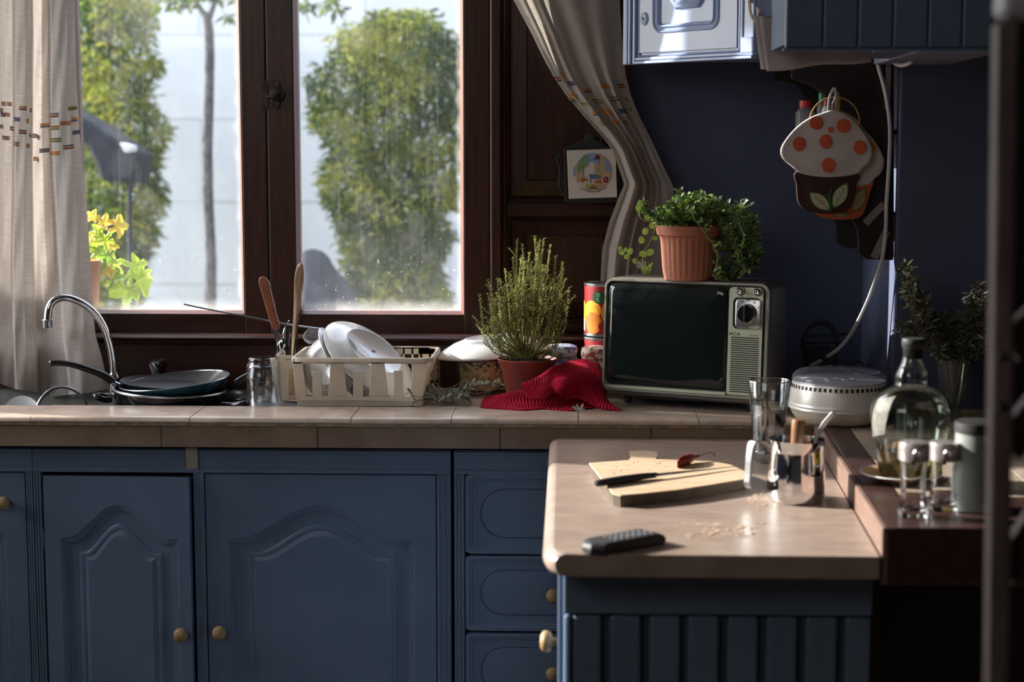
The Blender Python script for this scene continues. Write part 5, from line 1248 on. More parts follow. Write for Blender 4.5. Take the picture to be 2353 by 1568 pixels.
# ---------------------------------------------------------------- picture tile on dark holder
PT = 4.545
Zt = lambda x, y: (1260 + x / 8.71, 300 + y / 8.71)
irn = mat('dark_green_iron', (.018, .022, .020), .55, c2=(.009, .011, .010), scale=20)
pf = thing('picture_tile', P(1360, 460, PT), 'square white ceramic tile with round town picture in a dark carved holder by the curtain', 'picture')
MB().prism([P(*Zt(*q), PT + .006) for q in [(310, 370), (350, 340), (470, 300), (600, 210), (700, 180), (740, 150), (720, 90), (790, 40), (880, 40), (940, 95), (920, 160), (1000, 190), (1150, 300), (1400, 380), (1440, 420), (1450, 1420), (1400, 1450), (380, 1450), (330, 1400)]], (0, .02, 0)).build('holder', irn, pf, bevel=.003)
m = MB(); m.tube(catmull([P(*Zt(*q), PT) for q in ((125, 450), (220, 460), (200, 560), (170, 520), (190, 640), (235, 760), (215, 900), (225, 1050), (260, 1180), (320, 1280), (350, 1400))], 5), .0028, 8); m.tube(catmull([P(*Zt(*q), PT) for q in ((270, 560), (250, 700), (260, 860), (290, 1000), (330, 1150))], 5), .002, 8); m.build('scrollwork', irn, pf, smooth=True)
tl0 = [(372, 397), (1345, 368), (1378, 1335), (410, 1368)]
tmx = mat('ivory_glaze', (.62, .57, .53), .25, c2=(.57, .52, .48)); ttile = MB().prism([P(*Zt(*q), PT) for q in tl0], (0, -.006, 0)).build('ceramic_tile', tmx, pf, bevel=.0012)
TY_ = PT - .0062
def flat(pts, m_, k, name='printed_shape'): return MB().prism([P(*Zt(*q), TY_) for q in pts], (0, -.0003 * k, 0)).build(name, m_, ttile)
def circ(cx_, cy_, r, n=40, r2=None): return [(cx_ + r * math.cos(2 * PI * i / n), cy_ + (r2 or r) * math.sin(2 * PI * i / n)) for i in range(n)]
ink = dict(sky=mat('ink_blue', (.09, .16, .38), .4, c2=(.35, .40, .55), scale=120, stretch=(.2, 1, 3)), tan=mat('ink_tan', (.50, .36, .17), .4, c2=(.32, .20, .08), scale=300), green=mat('ink_green', (.05, .20, .08), .4, c2=(.25, .35, .20), scale=400),
           red=mat('ink_red', (.28, .01, .02), .4), lat=mat('ink_lattice', (.30, .35, .50), .4, c2=(.10, .14, .32), scale=500), org=mat('ink_orange', (.42, .13, .03), .4), grey=mat('ink_grey', (.12, .15, .22), .4), pale=mat('ink_pale', (.60, .56, .54), .4))
cc_ = (885, 830); RR = 385
def clipc(pts): return [(x, y) if math.hypot(x - cc_[0], y - cc_[1]) < RR else (cc_[0] + (x - cc_[0]) * RR / math.hypot(x - cc_[0], y - cc_[1]), cc_[1] + (y - cc_[1]) * RR / math.hypot(x - cc_[0], y - cc_[1])) for x, y in pts]
flat(circ(*cc_, RR), ink['pale'], 1); arc = lambda a, b, n=14: [(cc_[0] + RR * math.cos(math.radians(a + (b - a) * i / n)), cc_[1] + RR * math.sin(math.radians(a + (b - a) * i / n))) for i in range(n + 1)]
flat(arc(-120, -60) + [(1040, 640), (780, 640)], ink['sky'], 2); flat(arc(165, 195, 6) + [(545, 700), (545, 905)], ink['sky'], 2)
flat([(915, 580), (1030, 520), (1045, 1060), (930, 1060)], ink['tan'], 2); flat(arc(-65, 50) + [(1040, 1080), (1040, 520)], ink['tan'], 2.5)
flat([(905, 575), (965, 480), (1025, 500), (1028, 525)], ink['red'], 3); flat(clipc([(1130, 570), (1200, 600), (1240, 700), (1268, 830), (1130, 835)]), ink['lat'], 3.5); flat([(970, 580), (1015, 575), (1015, 690), (970, 690)], ink['lat'], 3); flat([(970, 755), (1020, 755), (1020, 830), (970, 840)], ink['lat'], 3)
flat(clipc([(555, 660), (640, 640), (640, 1050), (560, 1050)]), ink['tan'], 2); flat(catmull([(575, 800), (600, 640), (670, 540), (760, 495), (810, 520), (790, 620), (800, 690), (730, 740), (640, 850), (590, 830)], 4, True), ink['green'], 3)
for x in (675, 700): flat([(x - 5, 700), (x + 5, 700), (x + 5, 1050), (x - 5, 1050)], ink['org'], 4)
flat([(640, 950), (790, 955), (790, 1015), (640, 1010)], ink['org'], 3); flat([(925, 1000), (1050, 1000), (1060, 1060), (920, 1060)], ink['org'], 3); flat([(760, 1065), (1090, 1075), (1080, 1120), (1000, 1185), (800, 1180), (715, 1150)], ink['tan'], 4)
flat(catmull([(820, 900), (850, 870), (1010, 890), (1040, 920), (1030, 960), (850, 965)], 4, True), ink['grey'], 5, 'plain_statue'); flat([(835, 950), (855, 950), (850, 1050), (830, 1050)], ink['grey'], 5, 'plain_statue'); flat([(1010, 950), (1030, 950), (1045, 1050), (1025, 1050)], ink['grey'], 5, 'plain_statue')
flat([(1075, 912), (1218, 905), (1222, 1000), (1200, 1050), (1150, 1078), (1100, 1058), (1078, 1010)], ink['pale'], 4, 'shield_border'); flat([(1088, 925), (1204, 918), (1206, 1000), (1190, 1038), (1150, 1060), (1110, 1045), (1092, 1005)], ink['red'], 5, 'shield'); flat([(1100, 940), (1112, 936), (1160, 1000), (1150, 1008)], ink['pale'], 6, 'shield_key')
text('DIE', 'lettering', blp, ttile, T(P(*Zt(895, 1118), TY_ - .0016)) @ FACE, .0056, .0002); text('BREMER', 'lettering', blp, ttile, T(P(*Zt(900, 1158), TY_ - .0016)) @ FACE, .0062, .0002)
wv = 'STADTMUSIKANTEN'
for i, ch in enumerate(wv):
    a = math.radians(126 - 73 * i / (len(wv) - 1)); q = (cc_[0] + 10 + 400 * math.cos(a), cc_[1] + 395 * math.sin(a) - 0)
    text(ch, 'letter', blp, ttile, T(P(*Zt(*q), TY_ - .0004)) @ FACE @ Matrix.Rotation(PI / 2 - a, 4, 'Z'), .0072, .0002)

# ---------------------------------------------------------------- television
tl_p = PZ(1398, 912, 0)
TVL = P(1386, 640, 4.27); TVR = P(1766, 655, 4.085)
rz = math.atan2(TVR.y - TVL.y, TVR.x - TVL.x); TW = math.hypot(TVR.x - TVL.x, TVR.y - TVL.y)
zt1 = (TVL.z + TVR.z) / 2; zbt = ZP(935, 4.08)
TH = zt1 - .915
tv = thing('television', (TVL.x, TVL.y - .008, ZC), 'portable vintage television with dark screen, metal dial panel and slotted speaker', 'television', rot=(0, 0, rz))
LEAN = .055
tvb = mat('tv_body_brown', (.115, .098, .092), .5, c2=(.10, .085, .08), scale=8, bump=.1, bscale=300); tvtrim = mat('tv_trim_metal', (.42, .42, .36), .32, c2=(.36, .36, .31), metal=.5, scale=40, stretch=(1, 1, 30))
tvpan = mat('tv_panel_metal', (.60, .66, .50), .34, c2=(.52, .58, .44), metal=.3, scale=60, stretch=(30, 1, 1)); scr = mat('tv_screen', (.010, .014, .014), .06, c2=(.010, .013, .013), coat=.6); ivp = mat('tv_vent_dark', (.012, .012, .012), .5)
H0 = .018
def tvp(x, z, y=0): return (x, y + LEAN * (z - H0), z)
def tvr(x0, x1, z0, z1, y, r, n=6):
    return [tvp(a, b, y) for a, b, _ in rr(x0, x1, z0, z1, 0, r, n)]
h1 = H0 + TH
MB().loft([tvr(.006, TW - .006, H0 + .012, h1 - .004, .0, .018), tvr(0, TW, H0 + .006, h1, .010, .024), tvr(0, TW, H0 + .006, h1, .135, .024), tvr(.008, TW - .004, H0 + .004, h1 - .004, .15, .024), tvr(.03, TW - .028, H0 + .012, h1 - .03, .235, .03), tvr(.05, TW - .05, H0 + .03, h1 - .055, .245, .03)], True, True).build('housing', tvb, tv, smooth=True, angle=30)
MB().loft([tvr(.001, TW - .001, H0 + .020, h1 - .001, -.004, .022), tvr(.002, TW - .002, H0 + .021, h1 - .002, -.010, .020), tvr(.007, TW - .007, H0 + .026, h1 - .007, -.010, .018), tvr(.008, TW - .008, H0 + .027, h1 - .008, -.002, .017)], True, True).build('front_surround', tvtrim, tv, smooth=True, angle=30)
k = TW / 380.0
xs = 290 * k
MB().loft([tvr(.009, TW - .011, H0 + .036, h1 - .009, -.003, .016), tvr(.009, TW - .011, H0 + .036, h1 - .009, -.0055, .016)], cap1=True).build('black_bezel', black, tv)
# curved screen
scx0, scx1, scz0, scz1 = .012, xs, H0 + .040, h1 - .012
L = []
for kk, dy in ((0, -.005), (.002, -.009), (.015, -.0112), (.04, -.0135), (.07, -.0152), (.10, -.016), (.12, -.0163)): L.append(tvr(scx0 + kk, scx1 - kk, scz0 + kk, scz1 - kk, dy, max(.003, .022 - kk * .15)))
MB().loft(L, cap1=True).build('screen', scr, tv, smooth=True, angle=80)
# metal control panel
MB().loft([tvr(xs + .001, TW - .016, H0 + .030, h1 - .012, -.005, .010), tvr(xs + .001, TW - .016, H0 + .030, h1 - .012, -.0085, .010)], cap1=True).build('control_panel', tvpan, tv)
ph_ = h1 - .012 - (H0 + .030)
def pz(py): return h1 - .012 - (py - 655) / (920 - 655) * ph_          # picture row on the panel
def px_(x): return xs + (x - 1676) / (1757 - 1676) * (TW - .016 - xs)
MB().loft([tvr(px_(1687), px_(1752), pz(757), pz(680), -.0085, .012), tvr(px_(1687), px_(1752), pz(757), pz(680), -.0095, .012)], cap1=True).build('dial_surround', black, tv)
dp = MB().loft([tvr(px_(1694), px_(1754), pz(756), pz(683), -.0095, .011), tvr(px_(1694), px_(1754), pz(756), pz(683), -.0125, .011), tvr(px_(1696), px_(1752), pz(754), pz(685), -.0135, .010)], cap1=True).build('dial_plate', steel, tv, smooth=True, angle=30)
dcx, dcz = px_(1724), pz(718); dcv = Vector(tvp(dcx, dcz, -.0135)); dM = T(dcv) @ Matrix.Rotation(PI / 2 + 0, 4, 'X')
rK = (px_(1747) - px_(1704)) / 2
MB().lathe([(rK * 1.0, 0), (rK, .006), (rK * .96, .010), (rK * .95, .018), (rK * .88, .020)], M=dM, seg=40).build('dial_ring', chrome, tv, smooth=True, angle=40)
MB().lathe([(rK * .93, 0), (rK * .93, .0185), (rK * .85, .0165), (0, .0165)], M=dM, seg=40).build('dial_knob', black, tv, smooth=True, angle=30)
g = dcv + Vector((0, -.018, 0)); MB().box(g.x - .0035, g.x + .0035, g.y - .008, g.y, g.z - rK * .85, g.z + rK * .85).build('dial_grip', black, tv, bevel=.001)
for i, (s_, a) in enumerate((('11', 148), ('12', 120), ('13', 92), ('U', 60), ('2', 30), ('6', -42), ('8', -78), ('7', -105), ('9', -135))):
    rr_ = rK * 1.32; q = dcv + Vector((rr_ * math.cos(math.radians(a)), -.0006, rr_ * 1.05 * math.sin(math.radians(a))))
    text(s_, 'dial_number', iron, tv, T(q) @ FACE @ Matrix.Rotation(math.radians(a - 90) if a > 0 else 0, 4, 'Z'), .0085, .0002)
for x in (1700, 1741):
    q = Vector(tvp(px_(x + 4), pz(664), -.0085)); MM = T(q) @ Matrix.Rotation(PI / 2, 4, 'X')
    MB().lathe([(.0115, 0), (.0115, .001), (.0095, .0015), (.009, -.001)], M=MM, seg=24).build('knob_seat', black, tv)
    MB().lathe([(.0075, 0), (.0065, .016), (.005, .0175), (.003, .0165), (0, .0165)], M=MM, seg=20).build('knob', chrome, tv, smooth=True, angle=40)
text('RCA', 'logo', blp, tv, T(Vector(tvp(px_(1693), pz(770.5), -.0088))) @ FACE @ Matrix.Diagonal((1.35, 1, 1, 1)), .0105, .0002)
text('Solid State', 'lettering', iron, tv, T(Vector(tvp(px_(1738), pz(772), -.0087))) @ FACE, .0048, .0001)
text('Power', 'lettering', iron, tv, T(Vector(tvp(px_(1706), pz(677), -.0087))) @ FACE, .005, .0001)
slot = None
for i in range(26):
    py = 778.5 + i * 5.35; z = pz(py)
    if slot is None: slot = MB().box(px_(1682) + .003, TW - .023, -.0092 + LEAN * (z - H0), -.0084 + LEAN * (z - H0), z - .0013, z + .0013).build('speaker_slot', blp, tv); z_s = z
    else:
        o = slot.copy(); COL.objects.link(o); o.location = (0, LEAN * (z - z_s), z - z_s)
MB().loft([tvr(.012, xs - .002, H0 + .0275, H0 + .0345, -.0101, .002), tvr(.012, xs - .002, H0 + .0275, H0 + .0345, -.012, .002)], cap1=True).build('lower_trim', tvpan, tv)
for x in (.05, TW - .06):
    for y in (.05, .22): MB().lathe([(.010, 0), (.011, H0 + .008 + .01)], (x, y, 0), 16, cap0=True).build('foot', black, tv)
m = MB()
for i in range(22):
    x = .09 + i * .008; m.box(x, x + .004, .002, .09, H0 + .0035, H0 + .006)
m.build('bottom_vent', ivp, tv)

# plant on the television
ppc = P(1583, 632, 4.215); ptop = h1 + ZC
ztop = ZC + h1 - .0005
mp_ = thing('potted_creeper', (ppc.x, 4.215, ztop), 'trailing small-leaved plant in a ribbed terracotta coloured pot on the television', 'potted plant')
hp_ = ZP(517, 4.215) - ztop
def fl(a, z): return 1 - .022 * (abs(math.sin(a * 14)) ** 2) if .012 < z < hp_ - .03 else 1
MB().lathe([(0, .0005), (.062, .0005), (.063, .006), (.065, .014), (.068, .03), (.0725, hp_ - .045), (.075, hp_ - .031), (.077, hp_ - .026), (.0815, hp_ - .024), (.085, hp_ - .008), (.086, hp_ - .002), (.084, hp_), (.080, hp_ - .003), (.076, hp_ - .014), (0, hp_ - .014)], (ppc.x, 4.215, ztop), 168, flute=fl).build('pot', terra, mp_, smooth=True, angle=50)
MB().lathe([(.079, hp_ - .010), (.04, hp_ - .006), (0, hp_ - .005)], (ppc.x, 4.215, ztop), 24).build('soil', soil, mp_)
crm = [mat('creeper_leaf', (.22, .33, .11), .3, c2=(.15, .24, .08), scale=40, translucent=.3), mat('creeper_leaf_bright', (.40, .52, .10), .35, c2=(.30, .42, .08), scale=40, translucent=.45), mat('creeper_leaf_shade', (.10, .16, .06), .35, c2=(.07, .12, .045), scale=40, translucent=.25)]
crst = mat('creeper_stem', (.30, .27, .10), .6)
fo = MB(); stq = MB(); random.seed(5)
top = Vector((ppc.x, 4.215, ztop + hp_))
def cluster(c, n, sz, mi=None):
    for _ in range(n):
        fo.cur = mi if mi is not None else random.choice((0, 0, 0, 2, 1)); d = Vector((R(-1, 1), R(-1, .6), R(-.4, 1)))
        fo.leaf(c + Vector((R(-.004, .004), R(-.004, .004), R(-.003, .006))), d, (R(-.4, .4), -.5, 1), sz * R(.7, 1.2), sz * R(.6, .85), .15, 7)
for i in range(210):
    px, py = R(1500, 1690), R(448, 520); hgt_ = 1 - abs((px - 1600) / 110) ** 2.2
    py = 522 - (522 - 450) * hgt_ * R(0, 1) ** .7
    c = P(px, py, 4.215 + R(-.07, .06) ); cluster(c, 6, .0165)
    b0 = top + Vector((R(-.05, .05), R(-.04, .04), -.01)); stq.tube([b0, b0.lerp(c, .5) + Vector((0, 0, .01)), c], .0009, 3)
vines = [[(1690, 480), (1712, 500), (1720, 530), (1738, 545)], [(1680, 500), (1700, 540), (1715, 580), (1738, 610)], [(1670, 510), (1690, 560), (1700, 600), (1722, 628)], [(1660, 520), (1672, 570), (1688, 620), (1670, 645)], [(1690, 490), (1725, 520), (1732, 560), (1738, 590)],
         [(1640, 500), (1650, 545), (1672, 590), (1660, 640)], [(1600, 500), (1622, 540), (1650, 580), (1645, 630), (1668, 648)], [(1690, 500), (1712, 560), (1728, 600), (1700, 632)], [(1655, 500), (1668, 540), (1665, 580)], [(1680, 495), (1700, 520), (1705, 560), (1690, 590)],
         [(1685, 480), (1730, 500), (1735, 530)], [(1660, 520), (1680, 560), (1710, 600), (1725, 590)], [(1595, 500), (1578, 470), (1558, 445)], [(1505, 500), (1485, 495), (1475, 485), (1472, 470)]]
for vi in vines * 2:
    j = R(-8, 8); yv = 4.14 + R(-.05, .05); c = catmull([P(x + j, y + R(-6, 6), yv) for x, y in vi], 8); stq.tube(c, .0011, 4)
    for q in c[2::2]: cluster(q, 3, .0155)
for i in range(150):
    px = R(1650, 1738); py = R(470, 640) ; 
    if px > 1700 and py > 610: continue
    if noise.noise(Vector((px * .03, py * .03, 4))) < -.12: continue
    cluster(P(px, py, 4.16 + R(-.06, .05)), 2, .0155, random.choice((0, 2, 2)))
fo.build('foliage', crm, mp_, kind='stuff', smooth=False)
# the runner towards the curtain: its leaves can be told apart
rn = catmull([P(x, y, 4.12) for x, y in ((1512, 512), (1500, 540), (1490, 565), (1472, 585), (1452, 597), (1430, 582))], 8); stq.tube(rn, .0014, 5)
rn2 = catmull([P(x, y, 4.13) for x, y in ((1510, 507), (1482, 508), (1470, 495), (1472, 472))], 8); stq.tube(rn2, .0016, 5)
for px, py, a, s_ in ((1483, 532, .3, 14), (1474, 552, -.2, 14), (1478, 584, 2.0, 15), (1494, 580, 1.0, 15), (1448, 578, .6, 13), (1440, 590, -2, 11), (1428, 580, -.8, 12), (1458, 600, 3, 10), (1505, 548, 1.4, 10), (1466, 478, -.5, 12), (1478, 470, .6, 12), (1487, 500, -1.4, 12), (1425, 572, .2, 10), (1498, 520, -1, 11), (1470, 466, 0, 9), (1438, 574, 0, 9)):
    d = Vector((math.sin(a), -.2, math.cos(a))); L = []; sz = s_ / 3800 * 4.12 * 1.25; M = T(P(px, py, 4.115)) @ Matrix.Rotation(a, 4, 'Y') @ FACE
    L = [[M @ Vector((sz * .42 * kk * math.cos(t), sz * .5 * kk * math.sin(t), .1 * sz * kk * kk * math.cos(2 * t))) for t in [2 * PI * i / 12 for i in range(12)]] for kk in (1, .5, .03)]
    MB().loft(L, cap1=True).build('leaf', crm[1], mp_, smooth=True)
stq.build('stems', crst, mp_, kind='stuff')
fl_ = thing('daisy_sprig', (P(1480, 635, 4.2).x, 4.2, ztop), 'tiny white daisy with feathery leaves beside the pot on the television', 'flower')
m = MB()
for i in range(16):
    a = P(1484 + R(-3, 3), 634, 4.2); e = P(R(1466, 1500), R(595, 622), 4.2 + R(-.02, .02)); m.tube([a, a.lerp(e, .5) + Vector((R(-.003, .003), 0, .003)), e], [.0007, .0006, .0003], 4)
    for t in (.5, .7, .85): q = a.lerp(e, t); m.leaf(q, (R(-1, 1), R(-1, 1), 1), (0, -1, 0), .008, .0016, .1)
m.build('feathery_leaves', crm[1], fl_, kind='stuff')
c = P(1469, 609, 4.17)
for i in range(9):
    a = 2 * PI * i / 9; MB().leaf(c, (math.cos(a), -.2, math.sin(a)), (0, -1, 0), .011, .004, .1, 7).build('petal', whp, fl_)
MB().lathe([(.0028, 0), (.002, .0015), (0, .002)], M=T(c) @ Matrix.Rotation(PI / 2, 4, 'X'), seg=12).build('flower_centre', canyel, fl_)
MB().tube([c, P(1478, 630, 4.19)], .0007, 4).build('stem', crst, fl_)
# ---------------------------------------------------------------- behind the television
wr = thing('plate_stand', (P(1905, 830, 4.5).x, 4.5, ZC), 'dark wire stand with an upright ring in the shadow behind the television', 'stand')
dkm = mat('dark_metal_dull', (.035, .035, .04), .6)
MB().torus(T(P(1882, 785, 4.5)) @ Matrix.Rotation(PI / 2, 4, 'X') @ Matrix.Diagonal((.85, 1, 1, 1)), .054, .008, 40, 8).build('ring', dkm, wr, smooth=True)
for y in (773, 790): MB().tube([P(1850, y, 4.47), P(1958, y - 6, 4.47)], .004, 6).build('bar', dkm, wr)
MB().box(P(1850, 800, 4.5).x, P(1920, 800, 4.5).x, 4.46, 4.56, ZC, ZP(798, 4.5)).build('basket', dkm, wr, bevel=.01)
MB().tube(catmull([Vector((P(1925, 840, 4.45).x, 4.45, ZC + .035)), P(1935, 835, 4.45), P(1950, 840, 4.45), P(1968, 832, 4.45), P(1982, 838, 4.45), P(1978, 856, 4.45)], 6), .003, 8).build('black_cable', black, smooth=True, label='black cable curling behind the round tin', cat='cable')
MB().tube([P(1890, 821, 4.333), P(1902, 827, 4.325)], .008, 10).build('cord_clip', black, smooth=True, label='black clip around the white power cord', cat='clip')

# ---------------------------------------------------------------- round tin carrier
ctc = Vector((XP(1932, 3.99), 3.99, ZBAR - .0015)); rT = .118
alu = mat('pearl_enamel', (.80, .77, .74), .32, c2=(.74, .71, .68), metal=.25, scale=6)
ct = thing('cake_carrier', ctc, 'round pearly cake tin with black check border and clear tinted lid', 'cake tin')
s_z = 3.99 / 3800
zz = lambda py: ZP(py, 3.99 - rT * .9) - ctc.z
MB().lathe([(0, .001), (.085, .001), (.10, .006), (.112, .022), (.1175, .035)], ctc, 72).build('base_tray', cream, ct, smooth=True, angle=60)
MB().lathe([(.1175, .034), (.1205, .036), (.1205, .040), (.119, .042), (.1205, .044), (.1205, .047), (.119, .049), (.119, .052), (.1165, .075), (.112, .098), (.110, .103), (.1, .103), (0, .103)], ctc, 96).build('body', alu, ct, smooth=True, angle=40)
n = 56; ck = None
for i in range(n):
    a = 2 * PI * i / n; L = []
    M = T(ctc) @ Matrix.Rotation(a, 4, 'Z')
    o = MB().loft([[M @ Vector((.1147, -.0032, .086)), M @ Vector((.1147, .0032, .086)), M @ Vector((.1128, .0032, .0945)), M @ Vector((.1128, -.0032, .0945))], [M @ Vector((.1155, -.0032, .086)), M @ Vector((.1155, .0032, .086)), M @ Vector((.1136, .0032, .0945)), M @ Vector((.1136, -.0032, .0945))]], True, True).build('check_mark', blp, ct) 
MB().lathe([(.113, .099), (.1135, .103), (.112, .112), (.105, .121), (.094, .1255), (.05, .127), (0, .1275)], ctc, 72).build('clear_lid', lidgl, ct, smooth=True, angle=60)
for sx in (-1, 1): MB().torus(T(ctc + Vector((sx * .020, -.01, .104))) @ Matrix.Diagonal((1, .7, 1, 1)), .015, .0022, 24, 6).build('clip', alu, ct, smooth=True)

# ---------------------------------------------------------------- things on the peninsula
gc = PZ(1764, 1062, ZPEN); gH = ZP(872, gc.y) - ZPEN
wg = thing('water_glass', gc, 'tall tapered glass half full of water standing behind the steel jug', 'glass')
def gr(t): return .0305 + (.0475 - .0305) * t ** .9
MB().lathe([(0, .001), (.028, .001), (.0305, .004), (gr(.3), gH * .3), (gr(.6), gH * .6), (gr(1), gH - .001), (gr(1) - .0008, gH), (gr(1) - .0018, gH - .001), (gr(.6) - .002, gH * .6), (gr(.3) - .0022, gH * .3), (gr(.12) - .003, gH * .12), (.018, gH * .105), (0, gH * .10)], gc, 56).build('body', clear2, wg, smooth=True, angle=60)
MB().torus(T(gc + Vector((0, 0, gH - .001))), gr(1) - .001, .0013, 56, 8).build('rim', glass, wg, smooth=True)
wl = ZP(926, gc.y) - ZPEN; tw_ = wl / gH
watm = mat('water', (1, 1, 1), 0, c2=(1, 1, 1), trans=1, ior=1.33)
MB().lathe([(0, gH * .103), (.017, gH * .108), (gr(.12) - .0034, gH * .123), (gr(.3) - .0026, gH * .3), (gr(tw_) - .0025, wl), (0, wl)], gc, 56).build('water', watm, wg, smooth=True, angle=60)
m = MB()
for i in range(16):
    a = 2 * PI * i / 16; q = gc + Vector((.029 * math.cos(a), .029 * math.sin(a), .012)); m.tube([q + Vector((0, 0, -.010)), q + Vector((0, 0, .010))], .0035, 6)
m.build('facets', clear2, wg, smooth=True)

jc = PZ(1829, 1150, ZPEN); jH = ZP(1006, jc.y) - ZPEN; rJ = (P(1896, 1100, jc.y).x - P(1762, 1100, jc.y).x) / 2
mj = thing('milk_jug', jc, 'polished steel milk jug with strap handle standing beside the cutting board', 'jug')
MB().lathe([(0, .001), (rJ * .93, .001), (rJ, .008), (rJ * 1.01, .03), (rJ * .95, jH * .55), (rJ * .92, jH * .8), (rJ * .95, jH - .001), (rJ * .965, jH), (rJ * .935, jH - .001), (rJ * .90, jH * .7), (rJ * .98, .03), (rJ * .9, .004), (0, .004)], jc, 72).build('body', chrome, mj, smooth=True, angle=50)
hd = [P(1776, 1040, jc.y), P(1760, 1022, jc.y - .01), P(1742, 1014, jc.y - .02), P(1728, 1020, jc.y - .02), P(1722, 1050, jc.y - .022), P(1719, 1090, jc.y - .024), P(1717, 1114, jc.y - .024), P(1722, 1122, jc.y - .023)]
m = MB(); c = catmull(hd, 5); L = []
for i, p in enumerate(c):
    t = (c[min(i + 1, len(c) - 1)] - c[max(i - 1, 0)]).normalized(); nn = t.cross(Vector((0, 1, 0))).normalized(); sd = Vector((.0050, -.006, 0)); th_ = nn * .0018
    sdx = Vector((.25, 0, 0)) * .0
    L.append([p - sd - th_, p + sd - th_, p + sd + th_, p - sd + th_])
m.loft(L, True, True); m.build('handle', steel, mj, bevel=.0008)
cfm = mat('cocoa_liquid', (.08, .035, .02), .3); MB().lathe([(0, jH * .35), (rJ * .93, jH * .35)], jc, 32).build('coffee', cfm, mj)
MB().tube([P(1868, 1040, jc.y + .01), P(1876, 1004, jc.y + .006), P(1895, 975, jc.y - .004), P(1917, 950, jc.y - .012)], [.003, .0035, .0065, .0065], 10, flat=.5).build('stirring_spoon', steel, smooth=True, label='dull metal spoon handle sticking out of the steel jug', cat='spoon')
pm = thing('wooden_pestle', P(1832, 1020, jc.y + .015), 'stubby brown wooden handle standing up inside the steel jug', 'pestle')
MB().lathe([(.0125, -.07), (.0125, -.005), (.013, .012), (.0135, .028), (.012, .034), (0, .035)], M=T(P(1832, 1003, jc.y + .015)) @ Matrix.Rotation(.05, 4, 'Y'), seg=20).build('handle', mat('pestle_wood', (.22, .10, .045), .5), pm, smooth=True)

bwd = mat('board_wood', (.62, .47, .33), .5, c2=(.50, .35, .22), scale=9, stretch=(.6, 5, 5), detail=8); bed = mat('board_edge_dark', (.12, .085, .06), .7, c2=(.06, .045, .035), scale=20)
ZB = ZPEN + .0245
cb = thing('cutting_board', PZ(1540, 1110, ZPEN), 'worn wooden cutting board with short handle in the middle of the peninsula', 'cutting board')
out = [(1353, 1064), (1445, 1057), (1449, 1049), (1447, 1037), (1478, 1035), (1510, 1038), (1511, 1048), (1506, 1055), (1632, 1059), (1680, 1068), (1716, 1085), (1719, 1094), (1711, 1101), (1640, 1113), (1557, 1126), (1480, 1134), (1425, 1139), (1408, 1135)]
tp1 = [PZ(x, y, ZB) for x, y in out]; c = sum(tp1, Vector()) / len(tp1)
m = MB(); m.cur = 1; m.loft([[Vector((p.x, p.y, ZPEN + .001)) + (c - p) * .012 for p in tp1], [Vector((p.x, p.y, ZB - .0015)) for p in tp1]], True)
m.cur = 0; m.loft([[Vector((p.x, p.y, ZB - .0015)) for p in tp1], [p + (c - p) * .008 for p in tp1]], False, True)
m.build('board', [bwd, bed], cb)
kf = thing('kitchen_knife', PZ(1500, 1098, ZB), 'kitchen knife with black handle lying across the cutting board', 'knife')
hpts = [PZ(x, y, ZB + .008) for x, y in ((1368, 1112), (1400, 1107), (1440, 1101), (1480, 1095), (1509, 1092))]
hl = catmull(hpts, 5); MB().tube(hl, [.004] + [.0095 + .002 * math.sin(i / len(hl) * PI * 1.5) for i in range(len(hl) - 2)] + [.007], 12, flat=.7).build('handle', blackm, kf, smooth=True)
b0 = PZ(1506, 1090, ZB + .009); b1 = PZ(1506, 1096, ZB + .007); t_ = PZ(1694, 1073, ZB + .0035)
MB().prism([b0, t_, (b0 + t_) / 2 + Vector((.0, -.014, 0)), b1 + Vector((0, -.002, 0))], (0, 0, .0014)).build('blade', steel, kf)
chm = mat('dried_chili', (.26, .022, .012), .35, c2=(.13, .010, .006), scale=60, bump=.8)
ch = thing('dried_chili', PZ(1580, 1062, ZB), 'wrinkled dried red chili with curved stem on the cutting board', 'chili')
cp = catmull([PZ(1556, 1068, ZB + .008), PZ(1566, 1062, ZB + .010), PZ(1580, 1057, ZB + .011), PZ(1594, 1052, ZB + .011), PZ(1607, 1048, ZB + .012)], 7); m = MB()
L = []
for i, p in enumerate(cp):
    r_ = .0035 + .0085 * math.sin(min(1, i / len(cp) * 1.15 + .08) * PI) ** .7 if i < len(cp) - 1 else .003
    L.append([p + Vector((0, math.cos(2 * PI * j / 14), math.sin(2 * PI * j / 14))) * min(r_, p.z - ZB - .0003 + 0 * r_ if False else r_) * (1 + .28 * noise.noise(Vector((i * .8, j * 1.1, 0)))) for j in range(14)])
m.loft(L, True, True); m.build('body', chm, ch, smooth=True, angle=80)
MB().tube(catmull([cp[-1], PZ(1618, 1044, ZB + .012), PZ(1632, 1041, ZB + .013), PZ(1642, 1044, ZB + .010), PZ(1640, 1049, ZB + .006)], 4), .0011, 6).build('stem', twig, ch)
m = MB(); seedm = mat('chili_crumbs', (.45, .14, .04), .7, c2=(.5, .35, .12), scale=200)
for i in range(70):
    q = PZ(R(1400, 1640), R(1062, 1090), ZB) if i % 3 else PZ(1574 + R(-12, 14), 1072 + R(-3, 4), ZB); k = R(.0004, .0012); m.box(q.x - k * 1.5, q.x + k * 1.5, q.y - k, q.y + k, q.z, q.z + k)
m.build('chili_crumbs', seedm, label='orange chili crumbs scattered on the cutting board', cat='crumbs', kind='stuff')
m = MB(); cru = mat('bread_crumbs', (.68, .55, .44), .8, c2=(.5, .33, .22), scale=200)
